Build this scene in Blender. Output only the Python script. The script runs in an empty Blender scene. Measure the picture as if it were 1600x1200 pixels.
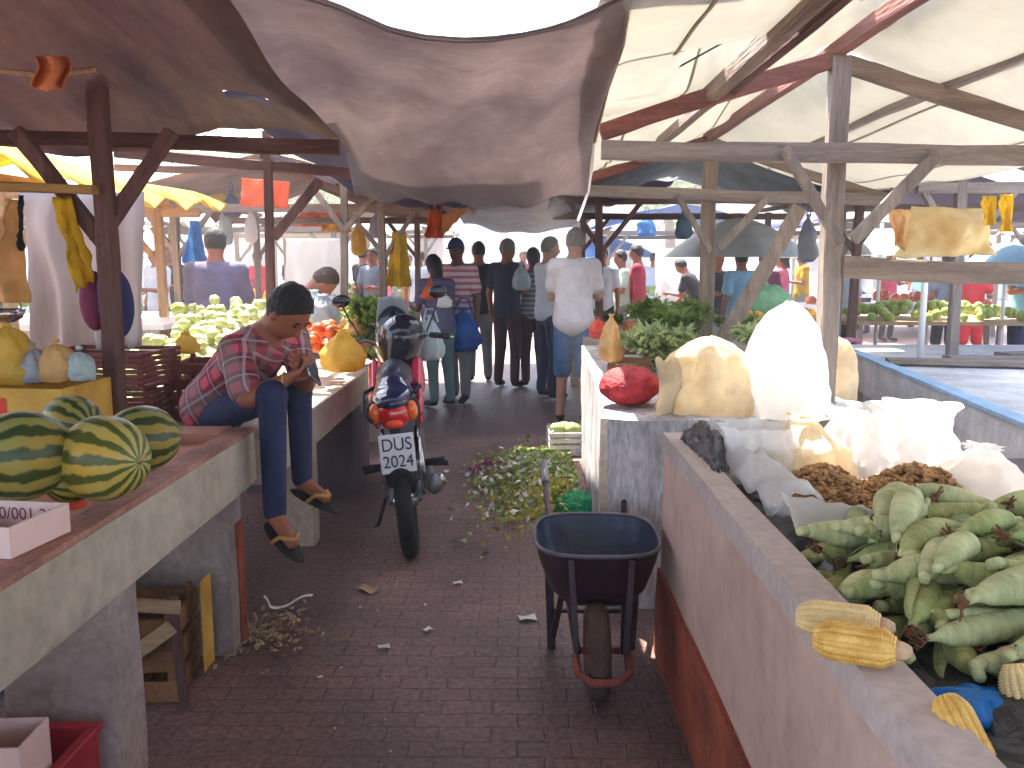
import bpy, math, random
import numpy as np
from mathutils import Vector, Matrix, noise as mnoise
R=math.radians
rnd=random.Random(7)
S=bpy.context.scene
COL=S.collection

# ---------------------------------------------------------------- camera
F=1350.0; CH=1.5
PITCH=math.atan(191/F); YAW=math.atan(15/F)
cd=bpy.data.cameras.new('camera'); cam=bpy.data.objects.new('camera',cd); COL.objects.link(cam)
cam.location=(0,0,CH); cam.rotation_euler=(math.pi/2-PITCH,0,YAW)
cd.sensor_width=36; cd.lens=F/1600*36; cd.clip_end=600; cd.clip_start=.05
S.camera=cam
# ---------------------------------------------------------------- world and sun
SUNV=Vector((.22,-.42,-1.0)).normalized()      # direction in which the light travels
elev=math.asin(-SUNV.z); az=math.atan2(-SUNV.x,-SUNV.y)
w=bpy.data.worlds.new('World'); S.world=w; w.use_nodes=True
nt=w.node_tree; nt.nodes.clear()
sky=nt.nodes.new('ShaderNodeTexSky'); sky.sky_type='NISHITA'; sky.sun_disc=False
sky.sun_elevation=elev; sky.sun_rotation=az; sky.dust_density=2.5; sky.air_density=1.0
bg=nt.nodes.new('ShaderNodeBackground'); bg.inputs[1].default_value=.15
wo=nt.nodes.new('ShaderNodeOutputWorld'); nt.links.new(sky.outputs[0],bg.inputs[0]); nt.links.new(bg.outputs[0],wo.inputs[0])
sl=bpy.data.lights.new('sun','SUN'); sl.energy=5; sl.angle=R(.6); sl.color=(1,.9,.76)
so=bpy.data.objects.new('sun',sl); COL.objects.link(so); so.rotation_euler=SUNV.to_track_quat('-Z','Y').to_euler(); so.location=(0,-5,20)
S.view_settings.view_transform='Standard'; S.view_settings.look='None'; S.view_settings.exposure=2.65; S.view_settings.gamma=1
S.render.engine='CYCLES'
S.cycles.max_bounces=8; S.cycles.transparent_max_bounces=10; S.cycles.sample_clamp_indirect=6

# ---------------------------------------------------------------- measuring helpers (photo pixel + depth -> point)
_fw=Vector((-math.sin(YAW)*math.cos(PITCH),math.cos(YAW)*math.cos(PITCH),-math.sin(PITCH)))
_rt=Vector((math.cos(YAW),math.sin(YAW),0)); _up=_rt.cross(_fw)
def _ray(x,y): return _fw+_rt*((x-800)/F)-_up*((y-600)/F)
def aY(x,y,Y): d=_ray(x,y); return Vector((0,0,CH))+d*(Y/d.y)
def aZ(x,y,z): d=_ray(x,y); return Vector((0,0,CH))+d*((z-CH)/d.z)

# ---------------------------------------------------------------- materials
MATS={}
def mat(name,c,rough=.7,var=.25,scale=6,bump=0,metal=0,transl=0,alpha=1,stretch=None,c2=None,fine=0,spec=.4,coat=0,bscale=None,sheen=0):
    if name in MATS: return MATS[name]
    m=bpy.data.materials.new(name); m.use_nodes=True; n=m.node_tree.nodes; l=m.node_tree.links; n.clear()
    out=n.new('ShaderNodeOutputMaterial'); p=n.new('ShaderNodeBsdfPrincipled')
    p.inputs['Roughness'].default_value=rough; p.inputs['Metallic'].default_value=metal
    p.inputs['Specular IOR Level'].default_value=spec; p.inputs['Coat Weight'].default_value=coat
    tc=n.new('ShaderNodeTexCoord'); mp=n.new('ShaderNodeMapping'); l.new(tc.outputs['Object'],mp.inputs[0])
    if stretch: mp.inputs['Scale'].default_value=stretch
    nz=n.new('ShaderNodeTexNoise'); nz.inputs['Scale'].default_value=scale; nz.inputs['Detail'].default_value=8; nz.inputs['Roughness'].default_value=.62
    l.new(mp.outputs[0],nz.inputs['Vector'])
    cr=n.new('ShaderNodeValToRGB'); l.new(nz.outputs['Fac'],cr.inputs[0])
    a=[max(0,v*(1-var)) for v in c]; b=[min(1,v*(1+var)) for v in (c2 or c)]
    cr.color_ramp.elements[0].position=.32; cr.color_ramp.elements[0].color=(*a,1)
    cr.color_ramp.elements[1].position=.68; cr.color_ramp.elements[1].color=(*b,1)
    cs=cr.outputs[0]
    if fine:
        n2=n.new('ShaderNodeTexNoise'); n2.inputs['Scale'].default_value=scale*13; n2.inputs['Detail'].default_value=9; l.new(mp.outputs[0],n2.inputs['Vector'])
        mr=n.new('ShaderNodeMapRange'); l.new(n2.outputs['Fac'],mr.inputs[0]); mr.inputs[1].default_value=.25; mr.inputs[2].default_value=.75
        mr.inputs[3].default_value=1-fine; mr.inputs[4].default_value=1+fine*.5
        mx=n.new('ShaderNodeVectorMath'); mx.operation='SCALE'; l.new(cs,mx.inputs[0]); l.new(mr.outputs[0],mx.inputs['Scale']); cs=mx.outputs[0]
    l.new(cs,p.inputs['Base Color'])
    if bump:
        nb=n.new('ShaderNodeTexNoise'); nb.inputs['Scale'].default_value=bscale or scale*4; nb.inputs['Detail'].default_value=6; l.new(mp.outputs[0],nb.inputs['Vector'])
        bu=n.new('ShaderNodeBump'); bu.inputs['Strength'].default_value=min(1,bump); bu.inputs['Distance'].default_value=.02; l.new(nb.outputs['Fac'],bu.inputs['Height']); l.new(bu.outputs[0],p.inputs['Normal'])
    sh=p.outputs[0]
    if transl:
        t=n.new('ShaderNodeBsdfTranslucent'); l.new(cs,t.inputs[0])
        ms=n.new('ShaderNodeMixShader'); ms.inputs[0].default_value=transl; l.new(sh,ms.inputs[1]); l.new(t.outputs[0],ms.inputs[2]); sh=ms.outputs[0]
    if alpha<1:
        t=n.new('ShaderNodeBsdfTransparent'); ms=n.new('ShaderNodeMixShader'); ms.inputs[0].default_value=alpha
        l.new(t.outputs[0],ms.inputs[1]); l.new(sh,ms.inputs[2]); sh=ms.outputs[0]
    l.new(sh,out.inputs[0]); MATS[name]=m; return m
def ccol(hexs):  # sRGB hex to linear
    v=[int(hexs[i:i+2],16)/255 for i in (0,2,4)]
    return tuple(x/12.92 if x<.04045 else ((x+.055)/1.055)**2.4 for x in v)
def pavermat():
    m=bpy.data.materials.new('paving'); m.use_nodes=True; n=m.node_tree.nodes; l=m.node_tree.links; p=n['Principled BSDF']
    tc=n.new('ShaderNodeTexCoord')
    wp=n.new('ShaderNodeTexNoise'); wp.inputs['Scale'].default_value=9; l.new(tc.outputs['Object'],wp.inputs['Vector'])
    wm=n.new('ShaderNodeVectorMath'); wm.operation='MULTIPLY_ADD'; l.new(wp.outputs['Color'],wm.inputs[0]); wm.inputs[1].default_value=(.02,.02,0); l.new(tc.outputs['Object'],wm.inputs[2])
    br=n.new('ShaderNodeTexBrick'); br.inputs['Scale'].default_value=1; br.inputs['Brick Width'].default_value=.17; br.inputs['Row Height'].default_value=.085
    br.inputs['Mortar Size'].default_value=.005; br.inputs['Mortar Smooth'].default_value=1; br.inputs['Bias'].default_value=0
    br.inputs['Color1'].default_value=(.215,.142,.13,1); br.inputs['Color2'].default_value=(.18,.122,.115,1); br.inputs['Mortar'].default_value=(.125,.08,.072,1)
    l.new(wm.outputs[0],br.inputs['Vector'])
    nz=n.new('ShaderNodeTexNoise'); nz.inputs['Scale'].default_value=1.3; nz.inputs['Detail'].default_value=9; l.new(tc.outputs['Object'],nz.inputs['Vector'])
    cr=n.new('ShaderNodeValToRGB'); cr.color_ramp.elements[0].position=.3; cr.color_ramp.elements[0].color=(.6,.55,.55,1); cr.color_ramp.elements[1].position=.7; cr.color_ramp.elements[1].color=(1.35,1.2,1.2,1)
    l.new(nz.outputs[0],cr.inputs[0])
    mx=n.new('ShaderNodeMix'); mx.data_type='RGBA'; mx.blend_type='MULTIPLY'; mx.inputs[0].default_value=1; l.new(br.outputs[0],mx.inputs[6]); l.new(cr.outputs[0],mx.inputs[7])
    n3=n.new('ShaderNodeTexNoise'); n3.inputs['Scale'].default_value=45; n3.inputs['Detail'].default_value=6; l.new(tc.outputs['Object'],n3.inputs['Vector'])
    c3=n.new('ShaderNodeValToRGB'); c3.color_ramp.elements[0].position=.35; c3.color_ramp.elements[0].color=(.6,.6,.6,1); c3.color_ramp.elements[1].position=.7; c3.color_ramp.elements[1].color=(1.3,1.3,1.3,1); l.new(n3.outputs[0],c3.inputs[0])
    m2=n.new('ShaderNodeMix'); m2.data_type='RGBA'; m2.blend_type='MULTIPLY'; m2.inputs[0].default_value=1; l.new(mx.outputs[2],m2.inputs[6]); l.new(c3.outputs[0],m2.inputs[7])
    # far plaza is paler worn concrete
    sp=n.new('ShaderNodeSeparateXYZ'); l.new(tc.outputs['Object'],sp.inputs[0])
    l.new(m2.outputs[2],p.inputs['Base Color'])
    ro=n.new('ShaderNodeMapRange'); l.new(nz.outputs[0],ro.inputs[0]); ro.inputs[3].default_value=.38; ro.inputs[4].default_value=.75; l.new(ro.outputs[0],p.inputs['Roughness'])
    ad=n.new('ShaderNodeMath'); ad.operation='MULTIPLY_ADD'; l.new(n3.outputs[0],ad.inputs[0]); ad.inputs[1].default_value=.5; l.new(br.outputs['Fac'],ad.inputs[2])
    iv=n.new('ShaderNodeMath'); iv.operation='SUBTRACT'; iv.inputs[0].default_value=1; l.new(ad.outputs[0],iv.inputs[1])
    bu=n.new('ShaderNodeBump'); bu.inputs['Strength'].default_value=.5; bu.inputs['Distance'].default_value=.006; l.new(iv.outputs[0],bu.inputs['Height']); l.new(bu.outputs[0],p.inputs['Normal'])
    return m
def stripemat(name,light,dark,nstr=9,yellow=None):
    m=bpy.data.materials.new(name); m.use_nodes=True; n=m.node_tree.nodes; l=m.node_tree.links; p=n['Principled BSDF']; p.inputs['Roughness'].default_value=.42
    tc=n.new('ShaderNodeTexCoord'); sp=n.new('ShaderNodeSeparateXYZ'); l.new(tc.outputs['Object'],sp.inputs[0])
    at=n.new('ShaderNodeMath'); at.operation='ARCTAN2'; l.new(sp.outputs[1],at.inputs[0]); l.new(sp.outputs[2],at.inputs[1])
    nz=n.new('ShaderNodeTexNoise'); nz.inputs['Scale'].default_value=28; nz.inputs['Detail'].default_value=5; l.new(tc.outputs['Object'],nz.inputs['Vector'])
    m1=n.new('ShaderNodeMath'); m1.operation='MULTIPLY'; l.new(at.outputs[0],m1.inputs[0]); m1.inputs[1].default_value=nstr
    m2=n.new('ShaderNodeMath'); m2.operation='MULTIPLY_ADD'; l.new(nz.outputs[0],m2.inputs[0]); m2.inputs[1].default_value=4.2; l.new(m1.outputs[0],m2.inputs[2])
    s=n.new('ShaderNodeMath'); s.operation='SINE'; l.new(m2.outputs[0],s.inputs[0])
    mr=n.new('ShaderNodeMapRange'); l.new(s.outputs[0],mr.inputs[0]); mr.inputs[1].default_value=-1
    cr=n.new('ShaderNodeValToRGB'); e=cr.color_ramp.elements; e[0].position=.3; e[0].color=(*dark,1); e[1].position=.62; e[1].color=(*light,1); l.new(mr.outputs[0],cr.inputs[0])
    cs=cr.outputs[0]
    if yellow:
        n2=n.new('ShaderNodeTexNoise'); n2.inputs['Scale'].default_value=5; l.new(tc.outputs['Object'],n2.inputs['Vector'])
        c2=n.new('ShaderNodeValToRGB'); c2.color_ramp.elements[0].position=.45; c2.color_ramp.elements[0].color=(0,0,0,1); c2.color_ramp.elements[1].position=.65; l.new(n2.outputs[0],c2.inputs[0])
        mx=n.new('ShaderNodeMix'); mx.data_type='RGBA'; mx.blend_type='MULTIPLY'; l.new(c2.outputs[0],mx.inputs[0]); l.new(cs,mx.inputs[6]); mx.inputs[7].default_value=(*yellow,1); cs=mx.outputs[2]
    l.new(cs,p.inputs['Base Color']); return m

M=lambda n:MATS[n]
class G(tuple):
    axis=None
WOODS={'old_wood':((.2,.15,.12),(.29,.22,.17)),'grey_wood':((.2,.17,.15),(.3,.25,.22)),'red_wood':((.16,.06,.05),(.27,.11,.085)),'dark_wood':((.085,.04,.04),(.16,.08,.065)),'tan_wood':((.36,.24,.14),(.48,.34,.2)),'mustard_board':((.32,.18,.05),(.42,.25,.08))}
for _n,(_a,_b) in WOODS.items():
    for _k,_st in (('x',(.09,1,1)),('y',(1,.09,1)),('z',(1,1,.09))): mat(_n+'_'+_k,_a,.85,.18,16,.5,stretch=_st,c2=_b,fine=.3,bscale=60)
mat('old_wood',(.26,.19,.14),.85,.35,3,.5,stretch=(1,1,1),fine=.3,c2=(.33,.26,.2))
mat('grey_wood',(.3,.25,.2),.88,.3,4,.6,fine=.35)
mat('red_wood',(.25,.11,.075),.8,.4,3,.5,fine=.35)
mat('dark_wood',(.12,.055,.05),.8,.35,4,.5,fine=.3)
mat('tan_wood',(.42,.29,.17),.8,.3,6,.4,fine=.3)
mat('mustard_board',(.38,.22,.06),.8,.3,5,.4,fine=.2)
mat('concrete',(.42,.345,.26),.9,.14,1.3,.35,fine=.25,c2=(.46,.39,.31),bscale=18)
mat('concrete_pillar',(.34,.28,.26),.9,.3,3,.5,fine=.25)
mat('rim_paint',(.33,.13,.085),.75,.4,5,.4,fine=.35,c2=(.4,.2,.15))
mat('salmon_plaster',(.55,.26,.19),.8,.25,4,.3,fine=.15)
mat('trough_plaster',(.42,.18,.1),.8,.35,4,.3,fine=.2)
mat('wall_plaster',(.52,.35,.28),.85,.16,1.1,.25,fine=.18,c2=(.56,.41,.33),bscale=14)
mat('wall_rim',(.46,.38,.35),.85,.15,3,.4,fine=.2)
mat('red_base',(.3,.07,.035),.85,.45,4,.4,fine=.3)
mat('limewash',(.34,.31,.32),.9,.4,3,.6,stretch=(2,2,.5),fine=.4,c2=(.5,.48,.5))
mat('limewash_side',(.6,.5,.4),.9,.25,3,.5,fine=.25)  # warmer, paler limewash; sun on the counter corner is in the colour
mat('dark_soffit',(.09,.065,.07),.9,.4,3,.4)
mat('cream_tarp',(.6,.59,.54),.7,.07,1.2,.12,transl=.4,fine=.06,bscale=4)
mat('grey_tarp',(.27,.235,.25),.75,.14,1.6,.16,transl=.4,fine=.12,c2=(.36,.31,.3),bscale=5)
mat('purple_tarp',(.09,.05,.08),.7,.4,2.2,.2,transl=.03,fine=.2,bscale=7,c2=(.15,.09,.075),stretch=(2.2,.5,1))
mat('brown_tarp',(.2,.12,.1),.75,.4,3,.5,transl=.2,fine=.25)
mat('navy_tarp',(.035,.035,.13),.6,.3,3,.3,transl=.1)
mat('teal_tarp',(.04,.09,.12),.6,.4,3,.3,transl=.15,c2=(.06,.14,.2))
mat('blue_tarp',(.1,.25,.5),.6,.3,3,.3,transl=.3)
mat('white_tarp',(.86,.85,.82),.7,.05,3,.2,transl=.6)
mat('orange_cloth',(.62,.12,.03),.8,.2,5,.3,transl=.35)
mat('yellow_cloth',(.72,.46,.02),.8,.3,6,.3,transl=.4)
mat('yellow_plastic',(.75,.5,.08),.4,.15,8,.4,transl=.4)
mat('peach_plastic',(.8,.5,.2),.4,.15,8,.4,transl=.4)
mat('white_sheet',(.6,.5,.45),.6,.12,3,.2,transl=.3,stretch=(3,3,.4))
mat('beige_sheet',(.52,.46,.36),.8,.15,3,.2,transl=.2)
mat('maroon_cloth',(.15,.02,.06),.8,.3,6,.2); mat('navy_cloth',(.03,.035,.12),.8,.3,6,.2)
mat('white_plastic',(.9,.89,.87),.3,.04,9,.3,transl=.65)
mat('clear_plastic',(.88,.88,.88),.18,.04,9,.5,transl=.5,alpha=.6,bscale=14)
mat('cream_sack',(.72,.6,.42),.75,.2,5,.4,transl=.5,c2=(.85,.74,.55))
mat('black_plastic',(.012,.011,.016),.3,.3,9,.5,bscale=20)
mat('blue_plastic',(.01,.2,.62),.3,.3,9,.5,transl=.25,bscale=14)
mat('green_plastic',(.02,.36,.14),.35,.3,10,.5,transl=.3,bscale=30)
mat('mint_plastic',(.35,.7,.4),.4,.2,8,.4,transl=.4)
mat('red_mesh',(.45,.03,.04),.7,.35,14,.6,fine=.4,transl=.1)
mat('pale_bag',(.5,.58,.6),.45,.15,9,.4,transl=.3); mat('royal_blue',(.02,.09,.35),.6,.3,7,.2)
mat('barrow_inside',(.05,.065,.1),.32,.45,5,.2,metal=.25,fine=.3)
mat('barrow_paint',(.035,.016,.022),.4,.4,6,.2)
mat('barrow_rim',(.13,.11,.13),.45,.3,9,.2,metal=.4)
mat('rust_red',(.25,.06,.05),.7,.4,12,.4,fine=.3)
mat('muddy_tyre',(.1,.055,.042),.9,.35,10,.5,fine=.3)
mat('rubber',(.018,.017,.02),.75,.3,14,.5)
mat('black_gloss',(.012,.012,.018),.16,.2,5,coat=.4); mat('navy_gloss',(.02,.02,.06),.18,.3,5,coat=.5)
mat('seat_vinyl',(.02,.018,.035),.4,.2,9,.2)
mat('bike_red',(.6,.015,.05),.25,.15,5,coat=.5)
mat('chrome',(.5,.5,.52),.25,.2,6,metal=1); mat('steel_grey',(.22,.23,.25),.45,.3,8,metal=.7)
mat('lens_red',(.55,.01,.008),.15,.2,20,coat=.4,spec=.7); mat('lens_orange',(.75,.13,.02),.2,.15,20,coat=.4); mat('lens_bright',(.85,.06,.015),.15,.1,20,coat=.4)
mat('plate_white',(.8,.8,.84),.5,.05,5); mat('ink',(.03,.03,.05),.6,.1,5); mat('ink_brown',(.2,.05,.04),.7,.2,9); mat('ink_red',(.6,.05,.02),.7,.15,9)
mat('visor',(.3,.36,.42),.12,.2,4,coat=.5)
mat('skin_brown',(.3,.1,.055),.5,.18,9,.1); mat('skin_light',(.4,.2,.13),.5,.15,9,.1); mat('skin_dark',(.13,.05,.032),.5,.18,9,.1)
mat('hair_black',(.009,.008,.01),.5,.3,30,.6); mat('hair_brown',(.05,.025,.015),.6,.3,30,.6); mat('hair_grey',(.2,.18,.16),.7,.3,30,.6)
mat('denim',(.022,.03,.085),.85,.35,9,.4,fine=.3); mat('blue_jean',(.05,.13,.3),.85,.3,9,.4,fine=.2)
mat('maroon_trouser',(.06,.018,.028),.85,.3,9,.3); mat('navy_tee',(.015,.018,.05),.85,.3,7,.2); mat('grey_trouser',(.2,.22,.23),.85,.25,7,.2); mat('teal_trouser',(.13,.22,.22),.85,.2,7)
mat('black_cloth',(.014,.014,.02),.85,.3,7,.2); mat('lilac_shirt',(.13,.115,.2),.85,.25,6,.3); mat('white_tee',(.62,.66,.72),.85,.1,6,.3); mat('grey_tee',(.62,.55,.54),.85,.15,5,.3,c2=(.68,.63,.66))
mat('pinkgrey_shirt',(.33,.24,.22),.85,.25,6,.3); mat('red_shirt',(.42,.02,.06),.85,.25,6,.3); mat('mint_shirt',(.5,.62,.5),.85,.1,6); mat('sky_shirt',(.25,.48,.68),.85,.12,6); mat('pink_shirt',(.7,.15,.25),.85,.2,6); mat('bright_red',(.7,.02,.03),.7,.15,6,transl=.15)
mat('slate_shirt',(.2,.24,.3),.85,.2,6)
mat('sandal_tan',(.5,.26,.07),.6,.3,9); mat('sandal_sole',(.02,.018,.02),.8,.2,9)
mat('carton_yellow',(.55,.29,.035),.75,.2,5,.1,c2=(.6,.36,.07)); mat('carton_pale',(.62,.42,.36),.8,.12,6,.1); mat('carton_pinkish',(.72,.5,.45),.8,.08,6)
mat('crate_brown',(.17,.045,.035),.7,.35,6,.4,fine=.2); mat('crate_red',(.36,.018,.03),.5,.3,6,.1); mat('crate_dark',(.03,.022,.028),.8,.3,6)
mat('crate_orange',(.5,.16,.06),.7,.25,7,.2); mat('crate_wood',(.26,.13,.06),.8,.35,8,.4,fine=.3)
mat('husk',(.25,.28,.085),.65,.3,7,.4,c2=(.36,.39,.15),stretch=(3,1,1),fine=.2)
mat('husk_pale',(.34,.37,.16),.65,.25,7,.4,c2=(.48,.49,.25),stretch=(3,1,1),fine=.15)
mat('husk_deep',(.2,.26,.09),.65,.3,7,.4,c2=(.26,.32,.12),stretch=(3,1,1),fine=.2)
mat('silk',(.2,.09,.04),.9,.4,20,.5)
mat('kernel',(.85,.42,.06),.4,.22,30,c2=(.9,.54,.15),fine=.15); mat('kernel_pale',(.8,.58,.26),.45,.15,30); mat('cob_end',(.6,.4,.25),.8,.3,20)
mat('peanut',(.26,.125,.045),.8,.5,30,.3,c2=(.42,.23,.09)); 
mat('tomato',(.6,.05,.02),.35,.35,3,c2=(.65,.16,.03)); mat('orange_fruit',(.75,.3,.03),.5,.2,9)
mat('lime',(.3,.38,.07),.5,.25,6); mat('pale_produce',(.28,.32,.1),.6,.35,7,c2=(.42,.42,.2))
mat('leaf_green',(.16,.25,.05),.6,.45,6,transl=.3); mat('leaf_pale',(.36,.42,.17),.6,.35,6,transl=.3); mat('leaf_yellow',(.5,.42,.06),.6,.35,6,transl=.3)
mat('purple_scrap',(.3,.06,.22),.6,.4,6,transl=.2); mat('white_scrap',(.7,.68,.64),.6,.15,6); mat('mustard_scrap',(.28,.24,.05),.7,.3,8)
mat('pale_blue_paint',(.3,.48,.68),.7,.2,4,.3,fine=.2); mat('grey_board',(.55,.55,.56),.8,.25,4,.4,fine=.2)
mat('pale_building',(.88,.87,.84),.85,.08,1.5); mat('dark_opening',(.3,.3,.3),.6,.3,2); mat('roof_tile',(.6,.55,.5),.8,.3,5)
mat('umbrella_grey',(.4,.45,.43),.7,.15,4,transl=.3); mat('pink_paint',(.55,.22,.3),.6,.2,6); mat('white_paint',(.7,.72,.74),.5,.08,6)
mat('eye',(.02,.012,.01),.2,.1,5); mat('table_white',(.8,.82,.84),.5,.04,4); mat('bag_grey',(.4,.42,.48),.4,.2,8,transl=.3)
mat('bark',(.15,.1,.07),.9,.3,8,.6); mat('soil_dark',(.035,.03,.03),.9,.3,8)
melon1=stripemat('melon_rind',(.42,.37,.1),(.065,.1,.022),12,(1.25,.85,.35)); melon2=stripemat('melon_rind_dark',(.27,.27,.075),(.03,.06,.015),12,(1.2,.8,.4))

# ---------------------------------------------------------------- object helpers
ORG={}
def _col(ob):
    COL.objects.link(ob); return ob
def thing(name,label,cat,loc=(0,0,0),group=None):
    o=_col(bpy.data.objects.new(name,None)); o.location=loc; o.empty_display_size=.05
    ORG[o.name]=Vector(loc); o['label']=label; o['category']=cat
    if group: o['group']=group
    return o
def part(name,g,m,parent=None,smooth=False,label=None,cat=None,group=None,kind=None,origin=None):
    """g=(verts,faces) in world coordinates; origin puts the object's own origin there"""
    if isinstance(g,G) and m in WOODS: m=m+'_'+g.axis
    v,f=g; o0=Vector((0,0,0))
    if parent is not None: o0=ORG[parent.name].copy()
    og=Vector(origin) if origin is not None else o0.copy()
    me=bpy.data.meshes.new(name)
    if isinstance(v,np.ndarray): v=(v-np.array(og)).tolist()
    else: v=[(a[0]-og.x,a[1]-og.y,a[2]-og.z) for a in v]
    me.from_pydata(v,[],f if isinstance(f,list) else f.tolist()); me.update()
    if smooth: me.polygons.foreach_set('use_smooth',[True]*len(me.polygons))
    me.materials.append(M(m) if isinstance(m,str) else m)
    o=_col(bpy.data.objects.new(name,me)); ORG[o.name]=og
    if parent is not None: o.parent=parent; o.location=og-o0
    else: o.location=og
    if label: o['label']=label
    if cat: o['category']=cat
    if group: o['group']=group
    if kind: o['kind']=kind
    return o
def dup(root,loc=None,rot=None,scale=None,label=None,group=None):
    r=_col(root.copy())
    if loc is not None: r.location=loc
    if rot is not None: r.rotation_euler=rot
    if scale is not None: r.scale=scale if hasattr(scale,'__len__') else (scale,)*3
    if label: r['label']=label
    if group: r['group']=group
    for ch in list(root.children):
        c=_col(ch.copy()); c.parent=r
        for g in ch.children:
            d=_col(g.copy()); d.parent=c
    return r
def join(*gs):
    V=[];Fc=[]
    for v,f in gs:
        b=len(V); V+= [tuple(a) for a in v]; Fc+=[tuple(i+b for i in q) for q in f]
    return V,Fc
def xf(g,mtx):
    return [tuple(mtx@Vector(a)) for a in g[0]],g[1]
def TR(loc=(0,0,0),rz=0,rx=0,ry=0,s=1):
    return Matrix.Translation(loc)@Matrix.Rotation(rz,4,'Z')@Matrix.Rotation(ry,4,'Y')@Matrix.Rotation(rx,4,'X')@Matrix.Scale(s,4)
def box(x0,x1,y0,y1,z0,z1,b=.006):
    """box with chamfered edges"""
    b=min(b,(x1-x0)*.4,(y1-y0)*.4,(z1-z0)*.4); V=[];Fc=[]
    for z,i in ((z0,b),(z0+b,0),(z1-b,0),(z1,b)):
        V+=[(x0+b,y0+i,z),(x1-b,y0+i,z),(x1-i,y0+b,z),(x1-i,y1-b,z),(x1-b,y1-i,z),(x0+b,y1-i,z),(x0+i,y1-b,z),(x0+i,y0+b,z)]
    for k in range(3):
        for j in range(8): Fc.append((k*8+j,k*8+(j+1)%8,k*8+8+(j+1)%8,k*8+8+j))
    Fc.append(tuple(range(7,-1,-1))); Fc.append(tuple(range(24,32)))
    return V,Fc
def slab(x0,x1,y0,y1,z0,z1,amp=.006,step=.12,seed=0):
    """masonry box with slightly uneven faces"""
    nx=max(1,int((x1-x0)/step)); ny=max(1,int((y1-y0)/step)); nz=max(1,int((z1-z0)/step)); idx={};V=[];Fc=[]
    def vid(i,j,k):
        if (i,j,k) not in idx:
            p=Vector((x0+(x1-x0)*i/nx,y0+(y1-y0)*j/ny,z0+(z1-z0)*k/nz))
            q=p+mnoise.noise_vector(p*3.1+Vector((seed,0,0)))*amp+mnoise.noise_vector(p*9+Vector((seed,5,0)))*amp*.4
            idx[(i,j,k)]=len(V); V.append(tuple(q))
        return idx[(i,j,k)]
    for i in range(nx):
        for j in range(ny):
            Fc.append((vid(i,j,0),vid(i,j+1,0),vid(i+1,j+1,0),vid(i+1,j,0))); Fc.append((vid(i,j,nz),vid(i+1,j,nz),vid(i+1,j+1,nz),vid(i,j+1,nz)))
    for i in range(nx):
        for k in range(nz):
            Fc.append((vid(i,0,k),vid(i+1,0,k),vid(i+1,0,k+1),vid(i,0,k+1))); Fc.append((vid(i,ny,k),vid(i,ny,k+1),vid(i+1,ny,k+1),vid(i+1,ny,k)))
    for j in range(ny):
        for k in range(nz):
            Fc.append((vid(0,j,k),vid(0,j,k+1),vid(0,j+1,k+1),vid(0,j+1,k))); Fc.append((vid(nx,j,k),vid(nx,j+1,k),vid(nx,j+1,k+1),vid(nx,j,k+1)))
    return V,Fc
def beam(p0,p1,w=.08,h=None,jit=.006,seg=8,roll=0,taper=1):
    h=h or w; p0=Vector(p0);p1=Vector(p1);d=(p1-p0); L=d.length; d/=L
    u=Vector((0,0,1)) if abs(d.z)<.8 else Vector((0,1,0))
    s=d.cross(u).normalized(); u=s.cross(d).normalized()
    if roll: q=Matrix.Rotation(roll,3,d); s=q@s; u=q@u
    V=[];Fc=[];c=.16
    prof=[(-1,-1+c),(-1+c,-1),(1-c,-1),(1,-1+c),(1,1-c),(1-c,1),(-1+c,1),(-1,1-c)]
    sd=rnd.random()*50
    for i in range(seg+1):
        t=i/seg; o=s*(mnoise.noise(Vector((sd,t*L*1.3,0)))*jit*1.5)+u*(mnoise.noise(Vector((sd,9,t*L*1.3)))*jit*1.5)
        k=1+(taper-1)*t
        for a,b in prof: V.append(tuple(p0+d*(L*t)+o+s*(a*w/2*k+rnd.uniform(-jit,jit)*.3)+u*(b*h/2*k+rnd.uniform(-jit,jit)*.3)))
    for i in range(seg):
        for j in range(8): Fc.append((i*8+j,i*8+8+j,i*8+8+(j+1)%8,i*8+(j+1)%8))
    Fc.append(tuple(range(8))); Fc.append(tuple(range(seg*8+7,seg*8-1,-1)))
    g=G((V,Fc)); g.axis='xyz'[max(range(3),key=lambda i:abs(d[i]))]; return g
def tube(pts,r,n=8,cap=True):
    pts=[Vector(p) for p in pts]; rr=r if hasattr(r,'__len__') else [r]*len(pts); V=[];Fc=[]
    prev=None
    for i,p in enumerate(pts):
        d=(pts[min(i+1,len(pts)-1)]-pts[max(i-1,0)]).normalized()
        if prev is None: a=d.orthogonal().normalized()
        else: a=(prev-d*prev.dot(d)).normalized()
        prev=a; b=d.cross(a)
        for j in range(n):
            t=2*math.pi*j/n; V.append(tuple(p+(a*math.cos(t)+b*math.sin(t))*rr[i]))
    for i in range(len(pts)-1):
        for j in range(n): Fc.append((i*n+j,i*n+(j+1)%n,i*n+n+(j+1)%n,i*n+n+j))
    if cap: Fc.append(tuple(range(n-1,-1,-1))); Fc.append(tuple(range(len(V)-n,len(V))))
    return V,Fc
def lathe(prof,n=24,axis='Z',fn=None):
    """prof: list of (radius, height)"""
    V=[];Fc=[]
    for r,z in prof:
        for j in range(n):
            t=2*math.pi*j/n; q=r*(fn(t,z) if fn else 1); x,y=q*math.cos(t),q*math.sin(t)
            V.append((x,y,z) if axis=='Z' else (z,x,y) if axis=='X' else (y,z,x))
    for i in range(len(prof)-1):
        for j in range(n): Fc.append((i*n+j,i*n+(j+1)%n,i*n+n+(j+1)%n,i*n+n+j))
    if prof[0][0]>1e-4: Fc.append(tuple(range(n-1,-1,-1)))
    if prof[-1][0]>1e-4: Fc.append(tuple(range(len(V)-n,len(V))))
    return V,Fc
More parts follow.
